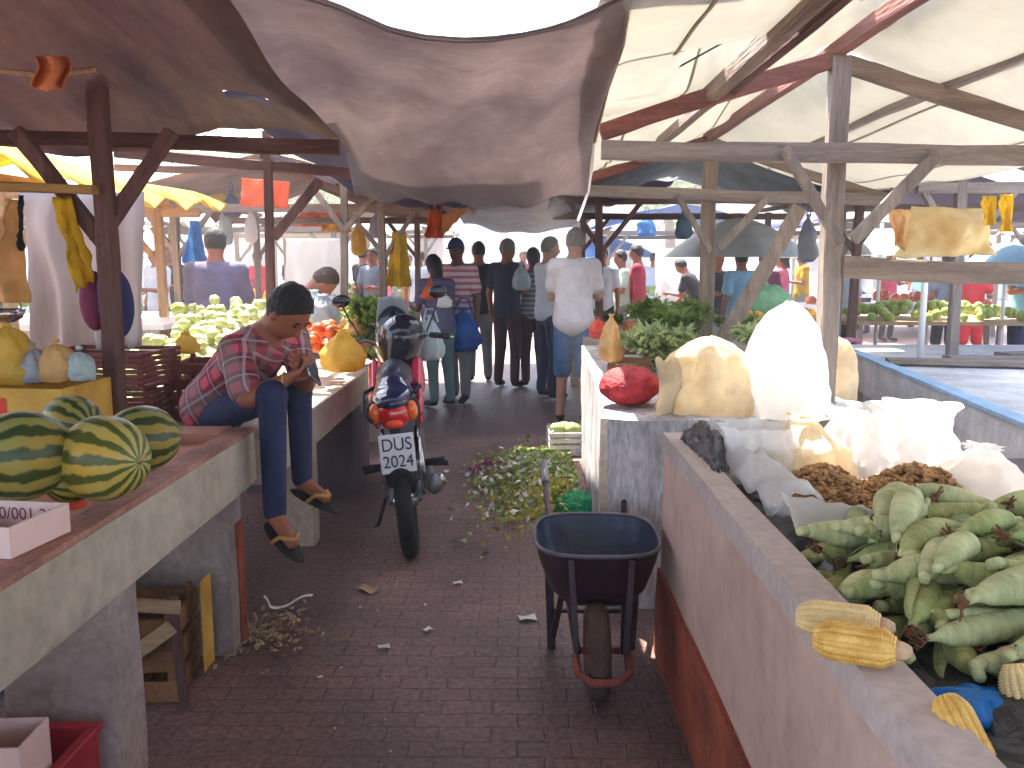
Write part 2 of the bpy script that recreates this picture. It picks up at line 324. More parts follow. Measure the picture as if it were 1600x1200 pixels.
def ball(c,r,n=16,m=10,nz=0,fr=4,seed=0,R3=None,flat=None,ridge=0):
    """ellipsoid with optional noise"""
    r=r if hasattr(r,'__len__') else (r,)*3; V=[];Fc=[]; c=Vector(c)
    for i in range(m+1):
        a=math.pi*i/m
        for j in range(n):
            t=2*math.pi*j/n; u=Vector((math.sin(a)*math.cos(t),math.sin(a)*math.sin(t),math.cos(a)))
            k=1+(nz*(mnoise.noise(u*fr*.5+Vector((seed,0,0)))+.5*mnoise.noise(u*fr+Vector((0,seed,0)))+.3*mnoise.noise(u*fr*2.3+Vector((0,0,seed)))) if nz else 0)
            if ridge:
                w_=u+mnoise.noise_vector(u*2.2+Vector((seed,1,0)))*.35
                k+=ridge*(.55-abs(mnoise.noise(w_*3.1+Vector((seed,0,0))))*2.2+.5*(.3-abs(mnoise.noise(w_*6.5+Vector((0,seed,0))))))
            q=Vector((u.x*r[0],u.y*r[1],u.z*r[2]))*k
            if R3 is not None: q=R3@q
            p=c+q
            if flat is not None and p.z<flat: p.z=flat
            V.append(tuple(p))
    for i in range(m):
        for j in range(n): Fc.append((i*n+j,i*n+n+j,i*n+n+(j+1)%n,i*n+(j+1)%n))
    return V,Fc
def bagshape(c,w,d,h,seed=0,n=40,top='neck',rough=1):
    """soft plastic bag: wide creased body pinched to a gathered neck"""
    prof=[(.02,-1),(.55,-.985),(.85,-.9),(1,-.68),(1.02,-.4),(.95,-.1),(.8,.2),(.6,.45),(.38,.65),(.2,.78),(.13,.86),(.17,.93),(.26,1.0)]
    if top=='open': prof=prof[:6]+[(.84,.1),(.74,.3),(.7,.48),(.76,.6),(.84,.66),(.8,.62),(.7,.5),(.66,.3)]
    if top=='dome': prof=prof[:5]+[(.97,-.1),(.88,.25),(.68,.55),(.42,.74),(.18,.83),(.02,.85)]
    if top=='slump': prof=[(.02,-1),(.6,-.98),(.95,-.85),(1.05,-.6),(1.0,-.2),(.84,.15),(.62,.4),(.4,.55),(.3,.68),(.22,.74),(.3,.8),(.4,.83)]
    V=[];Fc=[]; c=Vector(c); P=[]
    for i in range(len(prof)-1):
        for k in range(3):
            t=k/3; P.append((prof[i][0]*(1-t)+prof[i+1][0]*t,prof[i][1]*(1-t)+prof[i+1][1]*t))
    P.append(prof[-1])
    for r_,z in P:
        up_=max(0,(z+.2)/1.2)
        for j in range(n):
            a=2*math.pi*j/n; k=1+(.03+.16*up_)*math.sin(a*7+seed+z*2)*(1-.3*math.sin(a*3))+.05*math.sin(a*11+seed*2)*up_
            q=Vector((math.cos(a),math.sin(a),z*1.3)); k+=.2*mnoise.noise(q*1.6+Vector((seed,0,0)))+.1*mnoise.noise(q*3.7+Vector((0,seed,0)))-.12*abs(mnoise.noise(q*4.5+Vector((0,0,seed))))
            V.append((c.x+w*r_*k*math.cos(a)+.06*w*z*math.sin(seed),c.y+d*r_*k*math.sin(a),c.z+h*z+.05*h*mnoise.noise(q*2+Vector((seed,seed,0)))))
    m_=len(P)
    for i in range(m_-1):
        for j in range(n): Fc.append((i*n+j,i*n+(j+1)%n,i*n+n+(j+1)%n,i*n+n+j))
    Fc.append(tuple(range(n-1,-1,-1))); return V,Fc
def grid(fn,nu,nv,thick=0):
    V=[];Fc=[]
    for i in range(nu+1):
        for j in range(nv+1): V.append(tuple(fn(i/nu,j/nv)))
    for i in range(nu):
        for j in range(nv): a=i*(nv+1)+j; Fc.append((a,a+nv+1,a+nv+2,a+1))
    if thick:
        N=len(V); nn=[Vector((0,0,0)) for _ in V]
        for f in Fc:
            n_=(Vector(V[f[1]])-Vector(V[f[0]])).cross(Vector(V[f[3]])-Vector(V[f[0]])).normalized()
            for k in f: nn[k]+=n_
        V2=[tuple(Vector(V[k])-nn[k].normalized()*thick) for k in range(N)]
        F2=[tuple(k+N for k in reversed(f)) for f in Fc]
        edge=[j for j in range(nv+1)]+[i*(nv+1)+nv for i in range(1,nu+1)]+[nu*(nv+1)+j for j in range(nv-1,-1,-1)]+[i*(nv+1) for i in range(nu-1,0,-1)]
        F3=[(edge[k],edge[(k+1)%len(edge)],edge[(k+1)%len(edge)]+N,edge[k]+N) for k in range(len(edge))]
        V=V+V2; Fc=Fc+F2+F3
    return V,Fc
def bilerp(P,u,v):
    """P: rows (u) of control points (v) with Catmull-Rom style smoothing"""
    def cr(pts,t):
        n=len(pts)-1; x=min(max(t*n,0),n-1e-9); i=int(x); f=x-i
        p0=pts[max(i-1,0)];p1=pts[i];p2=pts[i+1];p3=pts[min(i+2,n)]
        return .5*((2*p1)+(p2-p0)*f+(2*p0-5*p1+4*p2-p3)*f*f+(3*p1-p0-3*p2+p3)*f**3)
    return cr([cr(r,v) for r in P],u)
def V3(*a): return Vector(a)
def N3(*a): return mnoise.noise(Vector(a))
def text_geo(s,size,extr=.001):
    cu=bpy.data.curves.new('t','FONT'); cu.body=s; cu.size=size; cu.extrude=extr; cu.align_x='CENTER'; cu.align_y='CENTER'
    ob=_col(bpy.data.objects.new('t',cu)); dg=bpy.context.evaluated_depsgraph_get(); dg.update()
    me=bpy.data.meshes.new_from_object(ob.evaluated_get(dg)); v=[tuple(a.co) for a in me.vertices]; f=[tuple(p.vertices) for p in me.polygons]
    bpy.data.objects.remove(ob); bpy.data.meshes.remove(me); bpy.data.curves.remove(cu); return v,f

# ---------------------------------------------------------------- implicit bodies (one continuous surface)
def sdf(prims,h=.01,k=.02,clip=()):
    """prims: ('c',p0,p1,r0,r1[,k]) tapered capsule, ('e',c,(rx,ry,rz)[,R3[,k]]) ellipsoid; clip: (point,normal) keeps the side the normal points away from"""
    lo=np.full(3,1e9);hi=-lo
    bb=[]
    for p in prims:
        if p[0]=='c': a=np.array(p[1],float);b=np.array(p[2],float);r=max(p[3],p[4]); l_=np.minimum(a,b)-r;h_=np.maximum(a,b)+r
        else: c=np.array(p[1],float);r=max(p[2]);l_=c-r;h_=c+r
        bb.append((l_,h_)); lo=np.minimum(lo,l_);hi=np.maximum(hi,h_)
    lo-=3*h;hi+=3*h; n=np.ceil((hi-lo)/h).astype(int)+1
    D=np.full(n,1.0,np.float32); ax=[lo[i]+h*np.arange(n[i]) for i in range(3)]
    for p,(l_,h_) in zip(prims,bb):
        kk=k
        if p[0]=='c' and len(p)>5: kk=p[5]
        if p[0]=='e' and len(p)>4: kk=p[4]
        mg=kk*1.5+2*h; s=[slice(max(0,int((l_[i]-mg-lo[i])/h)),min(n[i],int((h_[i]+mg-lo[i])/h)+2)) for i in range(3)]
        X,Y,Z=np.meshgrid(ax[0][s[0]],ax[1][s[1]],ax[2][s[2]],indexing='ij',sparse=True)
        if p[0]=='c':
            a=np.array(p[1],float);b=np.array(p[2],float);ab=b-a;L=max(ab@ab,1e-9)
            t=np.clip(((X-a[0])*ab[0]+(Y-a[1])*ab[1]+(Z-a[2])*ab[2])/L,0,1)
            d=np.sqrt((X-a[0]-t*ab[0])**2+(Y-a[1]-t*ab[1])**2+(Z-a[2]-t*ab[2])**2)-(p[3]+(p[4]-p[3])*t)
        else:
            c=p[1];r=p[2];x,y,z=X-c[0],Y-c[1],Z-c[2]
            if len(p)>3 and p[3] is not None:
                m=np.array(p[3]); x,y,z=(m[0][0]*x+m[1][0]*y+m[2][0]*z,m[0][1]*x+m[1][1]*y+m[2][1]*z,m[0][2]*x+m[1][2]*y+m[2][2]*z)
            q=np.sqrt((x/r[0])**2+(y/r[1])**2+(z/r[2])**2); g=np.sqrt((x/r[0]**2)**2+(y/r[1]**2)**2+(z/r[2]**2)**2)+1e-9
            d=q*(q-1)/g
        O=D[s[0],s[1],s[2]]; hh=np.clip(.5+.5*(O-d)/kk,0,1)
        D[s[0],s[1],s[2]]=O*(1-hh)+d*hh-kk*hh*(1-hh)
    if clip:
        X,Y,Z=np.meshgrid(*ax,indexing='ij',sparse=True)
        for pt,nn in clip:
            nn=np.array(nn,float);nn/=np.linalg.norm(nn); D=np.maximum(D,(X-pt[0])*nn[0]+(Y-pt[1])*nn[1]+(Z-pt[2])*nn[2])
    ins=D<0; c0=ins[:-1,:-1,:-1]; alls=np.ones_like(c0); anys=np.zeros_like(c0)
    for i in (0,1):
        for j in (0,1):
            for q in (0,1):
                b=ins[i:n[0]-1+i,j:n[1]-1+j,q:n[2]-1+q]; alls=alls&b; anys=anys|b
    act=anys&~alls; I=np.argwhere(act); ids=-np.ones(act.shape,int); ids[tuple(I.T)]=np.arange(len(I))
    P=np.zeros((len(I),3)); C=np.zeros(len(I))
    cor=[(i,j,q) for i in (0,1) for j in (0,1) for q in (0,1)]
    for a in cor:
        for axx in range(3):
            if a[axx]==0:
                b=list(a); b[axx]=1
                da=D[tuple((I+a).T)]; db=D[tuple((I+b).T)]; mk=(da<0)!=(db<0); t=np.where(mk,da/np.where(mk,da-db,1),0)
                pt=I+np.array(a); pt=pt.astype(float); pt[:,axx]+=t; P+=pt*mk[:,None]; C+=mk
    P=P/C[:,None]*h+lo; Fs=[]
    for axx in range(3):
        sl0=[slice(None)]*3; sl1=[slice(None)]*3; sl0[axx]=slice(0,-1); sl1[axx]=slice(1,None)
        a=ins[tuple(sl0)]; b=ins[tuple(sl1)]; e=np.argwhere(a!=b); o=[x for x in range(3) if x!=axx]
        e=e[(e[:,o[0]]>0)&(e[:,o[1]]>0)&(e[:,o[0]]<n[o[0]]-1)&(e[:,o[1]]<n[o[1]]-1)]
        q=[]
        for da,db in ((0,0),(-1,0),(-1,-1),(0,-1)):
            c=e.copy(); c[:,o[0]]+=da; c[:,o[1]]+=db; q.append(ids[tuple(c.T)])
        q=np.stack(q,1); fl=a[tuple(e.T)]
        if axx==1: fl=~fl
        q[~fl]=q[~fl][:,::-1]; Fs.append(q)
    return P,np.concatenate(Fs)

# ================================================================ setting
gm=pavermat()
def gf(u,v): return Vector((-60+120*u,-6+126*v,0))
part('ground',grid(gf,2,2),gm,kind='structure')

# ---------------------------------------------------------------- concrete counters
# left front counter
t=thing('market_counter','long concrete counter with a red brown rim holding watermelons, at the left front','counter',(-1.6,1.2,0))
part('slab',slab(-2.5,-1.05,-1.2,3.3,.64,.8,.002,.15,1),'concrete',t)
part('rim',slab(-1.13,-1.046,-1.2,3.3,.80,.862,.003,.1,2),'rim_paint',t)
part('front_band',slab(-1.06,-1.042,-1.2,3.3,.655,.845,.0018,.1,3),'concrete',t)
part('end_lip',slab(-2.5,-1.132,3.16,3.3,.801,.864,.004,.1,4),'salmon_plaster',t)
part('trough',slab(-2.5,-1.132,2.75,3.158,.801,.826,.003,.1,5),'salmon_plaster',t)
part('trough',slab(-2.5,-1.132,-1.2,2.748,.801,.812,.003,.1,6),'trough_plaster',t)
part('pillar',slab(-1.42,-1.12,2.22,2.4,0,.64,.006,.12,7),'concrete_pillar',t)
part('pillar',slab(-2.3,-1.1,3.12,3.28,0,.64,.006,.12,8),'concrete_pillar',t)
part('stain_strip',slab(-1.108,-1.092,3.2,3.27,.02,.5,.003,.08,9),'red_base',t)
# left second counter
t=thing('market_counter','low grey concrete counter the man sits on, beside the motorcycle','counter',(-1.6,5,0))
part('slab',slab(-2.4,-1.03,3.42,6.45,.6,.78,.003,.15,11),'concrete',t)
part('pillar',slab(-1.3,-1.1,4.42,4.54,0,.6,.006,.12,12),'limewash_side',t)
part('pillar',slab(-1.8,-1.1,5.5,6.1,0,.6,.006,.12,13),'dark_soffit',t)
part('pillar',slab(-2.2,-1.6,3.7,3.9,0,.6,.006,.12,14),'concrete_pillar',t)
# left third counter
t=thing('market_counter','third concrete counter on the left, behind the motorcycle, heaped with produce','counter',(-1.6,8.2,0))
part('slab',slab(-2.5,-1.12,6.9,10.4,.62,.8,.006,.2,15),'concrete',t)
part('pillar',slab(-1.5,-1.2,7.1,7.4,0,.62,.006,.15,16),'concrete_pillar',t); part('pillar',slab(-1.5,-1.2,9.7,10,0,.62,.006,.15,17),'concrete_pillar',t)
# white table at left distance
t=thing('display_table','white sunlit table behind the navy bag at left','table',(-3.3,7.4,0))
part('table_top',slab(-4.6,-2.75,6.6,8.4,.98,1.02,.003,.3,18),'table_white',t)
part('front_panel',slab(-4.6,-2.78,6.56,6.6,.55,.978,.004,.3,19),'beige_sheet',t)
for x in (-4.5,-2.9):
    for y in (6.7,8.3): part('leg',beam((x,y,0),(x,y,.978),.06),'grey_wood',t)
# right front counter: solid wall and trough
t=thing('market_counter','solid plastered counter wall at the right front heaped with green corn','counter',(1.2,1.4,0))
part('wall',slab(.535,.62,-1.2,3.18,0,.8,.004,.12,21),'wall_plaster',t)
part('rim',slab(.53,.612,-1.2,3.18,.8,.868,.0025,.08,22),'wall_rim',t)
part('red_base_band',slab(.518,.534,-1.2,3.18,0,.34,.006,.1,23),'red_base',t)
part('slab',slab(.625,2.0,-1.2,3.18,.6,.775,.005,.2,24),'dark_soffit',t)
part('end_wall',slab(.625,2.0,3.06,3.17,0,.598,.005,.2,25),'concrete_pillar',t)
part('rear_wall',slab(1.92,2.0,-1.2,3.05,0,.598,.005,.2,26),'concrete_pillar',t)
# right second counter, rough limewashed
def r2(u): return .35+(.47-.35)*u
t=thing('market_counter','rough whitewashed masonry counter with a sunlit left corner, behind the wheelbarrow','counter',(1.1,5,0))
g=slab(0,1,0,1,0,1,.0,.08,27)
def wr(v):
    u=v[1]; x=.36+.12*u+v[0]*(1.2-.12*u); y=3.6+3.3*u; z=.84*v[2]
    q=Vector((x,y,z)); q+=mnoise.noise_vector(q*4)*.009+mnoise.noise_vector(q*14)*.005; return tuple(q)
part('masonry',([wr(v) for v in g[0]],g[1]),'limewash',t)
part('corner_strip',slab(.335,.366,3.59,3.66,0,.85,.006,.06,28),'limewash_side',t)  # thin warm strip, sunlight on the left corner put into its colour
# right third counter
t=thing('market_counter','third concrete counter on the right, beyond the second wooden post','counter',(1.2,9,0))
part('slab',slab(.56,2.1,7.5,11,.6,.82,.006,.2,29),'concrete',t)
part('pillar',slab(.6,.9,7.6,7.9,0,.6,.006,.15,30),'concrete_pillar',t); part('pillar',slab(.6,.9,10.4,10.7,0,.6,.006,.15,31),'concrete_pillar',t)
# far right counter with pale blue edge
t=thing('market_counter','grey board counter with a pale blue painted edge at the far right','counter',(3.2,5.2,0))
def sk(g):
    return [(v[0]+(v[1]-3.2)*.13,v[1],v[2]) for v in g[0]],g[1]
part('top_board',sk(slab(2.12,4.3,3.0,7.4,.76,.8,.004,.2,32)),'grey_board',t)
part('front_band',sk(slab(2.07,2.118,3.0,7.4,.56,.812,.005,.15,33)),'grey_board',t)
part('painted_edge',sk(slab(2.055,2.14,3.0,7.42,.813,.83,.004,.15,34)),'pale_blue_paint',t)
for y in (3.3,5.2,7.1): part('leg',slab(2.2+(y-3.2)*.13,2.32+(y-3.2)*.13,y,y+.12,0,.56,.005,.15,35),'concrete_pillar',t)
for k in range(3):
    part('plank',beam((2.5+k*.5,5.9+k*.2,.83),(4.3,5.5+.5*k,.83),.16,.03),'old_wood' if k!=1 else 'grey_wood',t)

# ---------------------------------------------------------------- left front stall roof
t=thing('market_stall','dark purple tarpaulin stall roof on wooden posts above the watermelons','stall',(-1.45,3,0))
part('post',beam((-1.45,3.02,.83),(-1.42,3.0,2.2),.058,seg=10,jit=.008),'dark_wood',t)
part('post',beam((-3.2,3.05,0),(-3.2,3.0,2.2),.08,seg=10),'dark_wood',t)
part('crossbeam',beam(aY(-200,206,3.08),aY(530,232,3.25),.06,.05,seg=14,jit=.01),'dark_wood',t)
part('brace',beam(aY(25,205,3.02),aY(160,378,3.02),.05,.04),'dark_wood',t)
part('brace',beam(aY(268,205,3.04),aY(150,378,3.04),.06,.04),'dark_wood',t)
part('board',beam(aY(-180,290,2.98),aY(152,298,2.96),.075,.03),'mustard_board',t)
def lroof(u,v):
    Y=-1.2+4.75*u; X=-.73-2.75*v
    ez=2.03+(3.55-Y)*.105 if Y>1.5 else 2.245+(1.5-Y)*.03
    z=ez+.13*math.sin(v*math.pi)*(1-u)**.8-.07*max(0,(u-.86)/.14)*min(1,v*4)+(.055*(1-2*abs(math.sin(v*9+u*1.6+1.3*N3(v*3,u*2,1)))**.7)+.018*math.sin(v*47+u*4+3*N3(v*4,u*2,6)))*(.45+.55*(1-v))*(1-.5*max(0,u-.85)*6)+.07*N3(v*3.5,u*5,4)
    return Vector((X+.03*N3(u*9,v*2,7),Y+.07*N3(v*6,u*2,9)*(1 if u>.95 else 0),z))
g=grid(lroof,54,70); hp=aY(388,185,3.15)
def keep(f):
    c=sum((Vector(g[0][i]) for i in f),Vector())/len(f)
    return not (abs(c.x-hp.x)<.075 and abs(c.y-hp.y-.25*(c.x-hp.x))<.045) and not (abs(c.x+2.3)<.03 and abs(c.y-2.4)<.06)
part('roof_tarp',(g[0],[f for f in g[1] if keep(f)]),'purple_tarp',t,smooth=True)
for x,a in ((-2.0,.1),(-2.7,-.1)):
    part('rafter',beam((x,-1,2.3),(x+a,3.1,2.02),.045,.05,seg=10),'dark_wood',t)
for q,(x0_,x1_,y0_,y1_,zz,mm) in enumerate(((-3.4,-1.75,1.9,2.95,2.08,'brown_tarp'),)):
    part('ragged_lining',grid(lambda u,v:V3(x0_+(x1_-x0_)*u+.06*N3(v*3,q,1),y0_+(y1_-y0_)*v+.08*N3(u*4,q,4),zz+.05*N3(u*4,v*4,q)-.06*math.sin(math.pi*u)*math.sin(math.pi*v)+.03*math.sin(v*14+u*3)),24,18,.003),mm,t,smooth=True)
part('batten',beam((-.78,.3,2.27),(-3.3,1.9,2.2),.035,seg=8),'dark_wood',t)
part('batten',tube([aY(0,110,2.6),aY(70,118,2.65),aY(150,108,2.7)],.008,6),'tan_wood',t)
part('rag',grid(lambda u,v:aY(55+50*v+6*math.sin(u*5),88+55*u*(1-.25*abs(v-.5)),2.55+.03*math.sin(v*9)),8,8,.003),'crate_orange',t)
part('edge_rope',tube([aY(240,-70,2.0)+Vector((-.02,0,0)),aY(310,5,2.35),aY(420,112,2.95),aY(530,222,3.72)],.009,6),'tan_wood',t,smooth=True)

# ---------------------------------------------------------------- tarpaulin hung across the aisle
rows=[[(240,-70,2.0),(500,-2,2.22),(620,46,2.25),(740,60,2.27),(870,40,2.3),(985,-12,2.35)],
      [(360,50,2.6),(500,70,2.65),(620,92,2.65),(740,100,2.65),(860,90,2.65),(972,70,2.68)],
      [(450,140,3.1),(540,150,3.1),(640,160,3.1),(750,166,3.1),(850,158,3.15),(948,140,3.2)],
      [(530,225,3.7),(590,232,3.6),(660,240,3.6),(750,246,3.6),(840,240,3.6),(928,222,3.75)],
      [(556,312,3.95),(620,315,3.85),(690,318,3.8),(760,322,3.8),(840,318,3.85),(918,300,4.0)]]
RP=[[aY(*c) for c in r] for r in rows]
def ctarp(u,v):
    p=bilerp(RP,u,v); a=.012+.02*abs(v-.5)
    p=p+Vector((0,0,a*math.sin(v*26+u*9+3*N3(u*2,v*2,3))*math.sin(u*math.pi)+.014*N3(u*3,v*5,8)*min(1,u*3)+.01*min(1,u*3)*math.sin(u*38+5*N3(v*3,u*2,2))*max(0,N3(u*2,v*3,5)+.2)+.002*N3(u*14,v*20,1)))
    if u>.97: p.z+=.012*math.sin(v*31)
    return p
t=thing('shade_tarp','stained grey tarpaulin sagging across the aisle between the two front stall roofs','tarp',tuple(aY(740,180,3.1)))
part('canvas',grid(ctarp,50,70,.004),'grey_tarp',t,smooth=True)
mat('seam_tape',(.16,.13,.14),.8,.3,5,.2,transl=.15); mat('patch_cloth',(.3,.24,.2),.8,.3,5,.2,transl=.25)
def strip(fn,u0,u1,v0,v1,nu,nv,off): return grid(lambda a,b:fn(u0+(u1-u0)*a,v0+(v1-v0)*b)-Vector((0,0,off)),nu,nv,.0015)
part('edge_hem',strip(ctarp,0,.02,0,1,2,70,.008),'grey_tarp',t,smooth=True)
for v_ in (.06,.28,.5,.72,.94):
    p_=ctarp(1,v_); part('tie_cord',tube([p_,p_+Vector((.02,.05,.1)),p_+Vector((.0,.18,.22))],.003,5),'white_plastic',t)
part('tie_cord',tube([aY(928,222,3.76),aY(925,262,3.9),aY(919,300,4.01),aY(903,345,4.05)],.006,6),'white_plastic',t)
part('seam_rope',tube([aY(985,-12,2.36),aY(973,70,2.69),aY(949,140,3.21),aY(929,222,3.76)],.007,6),'tan_wood',t)
t=part('shade_tarp',grid(lambda u,v:Vector((-.95+1.5*v,-2.4+(4.6+.45*v)*u,2.55-.12*math.sin(v*math.pi)-.04*u+.03*N3(u*4,v*4,1))),24,16,.004),'grey_tarp',smooth=True,
       label='unseen shade cloth added over the near aisle to block the sun',cat='tarp',origin=(-.2,0,2.5))  # added out of view, keeps sun off the near wall and aisle

# ---------------------------------------------------------------- right front stall
t=thing('market_stall','cream tarpaulin gable roof on grey wooden posts over the right counters','stall',(1.45,4.1,0))
def rz(X):  # section of the roof
    if X<1.45: s=(X-.38)/1.07; return 2.13+.33*s-.05*math.sin(max(0,s)*math.pi)
    s=(X-1.45)/1.35; return 2.46-.46*s-.05*math.sin(min(1,s)*math.pi)
def bell(X,a,b): return max(0,1-((X-(a+b)/2)/((b-a)/2))**2)**.7
def topz(X): return rz(X)+.05+(.022*math.sin(X*40) if False else 0)
def sun_gap(X,k):   # gaps shaped to let sun in between the sheets: each next one starts further back and a little higher
    YA=(3.08,4.22)[k]; w_=(.85*bell(X,.55,1.55),.95*bell(X,.45,1.7))[k]; w_*=1+.25*N3(X*6,k,2)
    return YA+.04*N3(X*3,k,7),w_
def sheet(k):
    def f(u,v):
        X=.2+2.6*v; z0=topz(max(X,.3))
        if k==0: ya=-2.4; yb,_=sun_gap(X,0); za=z0+.05
        elif k==1: e,w_=sun_gap(X,0); ya=e-.02+w_; za=1.5+(z0-1.5)/e*ya+.006; yb,_=sun_gap(X,1)
        else: e,w_=sun_gap(X,1); ya=e-.02+w_; za=1.5+(z0-1.5)/e*ya+.006; yb=7.35
        Y=ya+(yb-ya)*u; z=za+(z0-za)*min(1,u*(1 if k<2 else 2.2))
        if X<1.1: z+=.018*math.sin(Y*13+X*5+2*N3(X*2,Y,2))*(1.1-X)/.7*math.sin(math.pi*u)
        return Vector((X,Y,z+(.03*N3(X*2,Y*1.5,5)-.03*math.sin(math.pi*u))*math.sin(math.pi*u)))
    return f
for k in range(3): part('roof_tarp',grid(sheet(k),(50,24,44)[k],60,.003),'cream_tarp',t,smooth=True)
mat('roof_seam',(.42,.38,.3),.8,.2,5,.2,transl=.2)
for k,vs in ((0,(.12,.36,.62,.86)),(1,(.2,.5,.8)),(2,(.15,.42,.7,.9))):
    for v_ in vs: part('seam',grid(lambda a,b,v_=v_,k=k:sheet(k)((.35 if k==0 else 0)+(1-(.35 if k==0 else 0))*a,v_+.006*b)-Vector((0,0,.007)),40,1,.0015),'roof_seam',t,smooth=True)
for yy,wd in ((4.1,.085),(6.8,.085)):
    mt='grey_wood' if yy==4.1 else 'old_wood'
    part('post',beam((1.44,yy,.80),(1.45,yy,2.42),wd if yy==4.1 else .1,seg=10,jit=.01),mt,t)
    part('crossbeam',beam((.36,yy-.075,2.0 if yy==4.1 else 2.04),(2.75,yy-.075,1.96),.05,.085,seg=12,jit=.008),'grey_wood',t)
    part('rafter',beam((.36,yy-.02,2.085),(1.43,yy,2.415),.06,.075,seg=10,jit=.008),'red_wood',t)
    part('rafter',beam((1.47,yy,2.39),(2.85,yy,1.965),.06,.075,seg=10,jit=.008),'old_wood',t)
    part('brace',beam((1.17,yy-.13,2.0),(1.44,yy-.12,1.58),.04,.05),'grey_wood',t)
    part('brace',beam((1.85,yy-.13,1.97),(1.5,yy-.12,1.6),.045,.055),'grey_wood',t)
part('ridge_beam',beam((1.43,6.9,2.44),(1.43,-1.0,2.47),.05,.07,seg=14),'red_wood',t)
part('purlin',beam((.86,4.2,2.255),(.87,-.6,2.31),.06,.07,seg=12),'old_wood',t)
part('purlin',beam((.955,4.2,2.285),(.965,-.6,2.33),.04,.07,seg=12),'dark_wood',t)
part('purlin',beam((1.93,4.2,2.305),(1.95,-.6,2.3),.05,.06,seg=12),'grey_wood',t)
part('purlin',beam((1.93,7.0,2.3),(1.93,4.25,2.3),.05,.06,seg=10),'grey_wood',t)
part('purlin',beam((.9,7.0,2.27),(.9,4.25,2.27),.05,.06,seg=10),'old_wood',t)
part('rail',beam((1.49,4.06,1.475),(2.9,4.0,1.43),.03,.1,seg=12,jit=.008),'old_wood',t)
part('tie_wire',tube([aY(950,155,3.6),aY(1060,105,3.6),aY(1160,50,3.6)],.004,5),'black_cloth',t)
# leaning plank
part('plank',beam(aY(1128,535,5.6),aY(1250,325,5.9),.1,.035,seg=8),'old_wood',label='reddish brown plank leaning diagonally between the two right hand posts',cat='plank',origin=tuple(aY(1128,535,5.6)))

# ---------------------------------------------------------------- generic stalls further back
def stall(label,x0,x1,y0,y1,zE,zR,roof,wood='grey_wood',sag=.08,table=None,pw=.07,brace=True,group=None,ridge='x'):
    t=thing('market_stall',label,'stall',((x0+x1)/2,(y0+y1)/2,0),group)
    for x in (x0,x1):
        for y in (y0,y1):
            part('post',beam((x,y,0),(x+rnd.uniform(-.04,.04),y,zE+.02),pw,seg=5),wood,t)
            if brace:
                s=1 if x==x0 else -1
                part('brace',beam((x,y,zE-.5),(x+s*.35,y,zE-.06),.045,seg=3),wood,t)
                if y==y0: part('brace',beam((x,y-.01,zE-.5),(x-s*.3,y-.01,zE-.06),.045,seg=3),wood,t)
    for y in (y0,y1): part('crossbeam',beam((x0-.35,y,zE-.03),(x1+.35,y,zE-.03),.06,.08,seg=6),wood,t)
    for x in (x0,x1): part('side_beam',beam((x,y0-.2,zE+.05),(x,y1+.2,zE+.05),.05,seg=5),wood,t)
    sd=rnd.random()*30
    def rf(u,v):
        X=x0-.45+(x1-x0+.9)*v; Y=y0-.45+(y1-y0+.9)*u
        h=1-abs(2*v-1) if ridge=='x' else 1-abs(2*u-1)
        e=min(1,h*9)
        return Vector((X,Y,zE+.1+(zR-zE)*h-sag*math.sin(math.pi*u)*math.sin(math.pi*v*2)**2+.06*N3(X+sd,Y,1)-(1-e)*.09*(1+.6*math.sin(Y*9+X*9))))
    part('roof_tarp',grid(rf,16,22,.004),roof,t,smooth=True)
    if table:
        part('table_top',slab(x0+.1,x1-.1,y0+.1,y1-.3,.78,.84,.004,.3,int(sd)),table,t)
        for x in (x0+.2,x1-.3):
            for y in (y0+.2,y1-.5): part('table_leg',beam((x,y,0),(x,y,.778),.07,seg=3),wood,t)
    return t
part('shade_tarp',grid(lambda u,v:Vector((-3.6+2.75*v,3.72+1.28*u,2.6-.02*u+.08*math.sin(v*9)*.3-.1*math.sin(v*math.pi)*math.sin(u*math.pi)+.05*N3(u*4,v*4,6))),20,24,.004),'brown_tarp',smooth=True,label='unseen brown tarpaulin added high above the seated man to keep the sun off',cat='tarp',origin=(-2.2,4.9,2.55))  # added cover hidden by the left roof, shades the seated man
# left row: bare frame, then canopies
t=thing('stall_frame','bare wooden stall frame with no roof above the man in the purple shirt','stall frame',(-1.5,5.2,0))
part('post',beam((-1.50,5.15,.78),(-1.48,5.15,2.25),.048,seg=8),'dark_wood',t)
part('post',beam((-3.4,5.2,0),(-3.4,5.2,2.2),.06,seg=8),'dark_wood',t)
part('crossbeam',beam(aY(180,238,5.1),aY(550,272,5.2),.05,.06,seg=10),'dark_wood',t)
part('crossbeam',beam(aY(180,262,6.4),aY(560,268,6.4),.04,.05,seg=10),'dark_wood',t)
part('brace',beam(aY(428,372,5.1),aY(500,282,5.1),.05,.05),'dark_wood',t)
part('post',beam(aY(538,470,7.0),aY(538,285,7.0),.055,seg=8),'old_wood',t)
part('brace',beam(aY(538,360,6.97),aY(492,298,6.97),.045,.04),'old_wood',t)
part('brace',beam(aY(538,360,6.97),aY(590,302,6.97),.045,.04),'old_wood',t)
part('side_beam',beam((-1.5,5.15,2.12),(-1.5,7.1,2.12),.05),'dark_wood',t)
stall('brown roofed stall left of the aisle behind the bare frame',-3.4,-1.35,8.6,11.2,2.05,2.4,'brown_tarp','old_wood',table=None)
stall('yellow awning stall at the far left edge behind the white sheet',-5.6,-3.15,5.3,7.6,1.95,2.35,'mustard_tarp' if False else 'yellow_cloth','tan_wood')
stall('long cream stall at the far left beyond the white table',-8.2,-5.2,10.5,14,2.0,2.4,'cream_tarp','grey_wood',table='table_white')
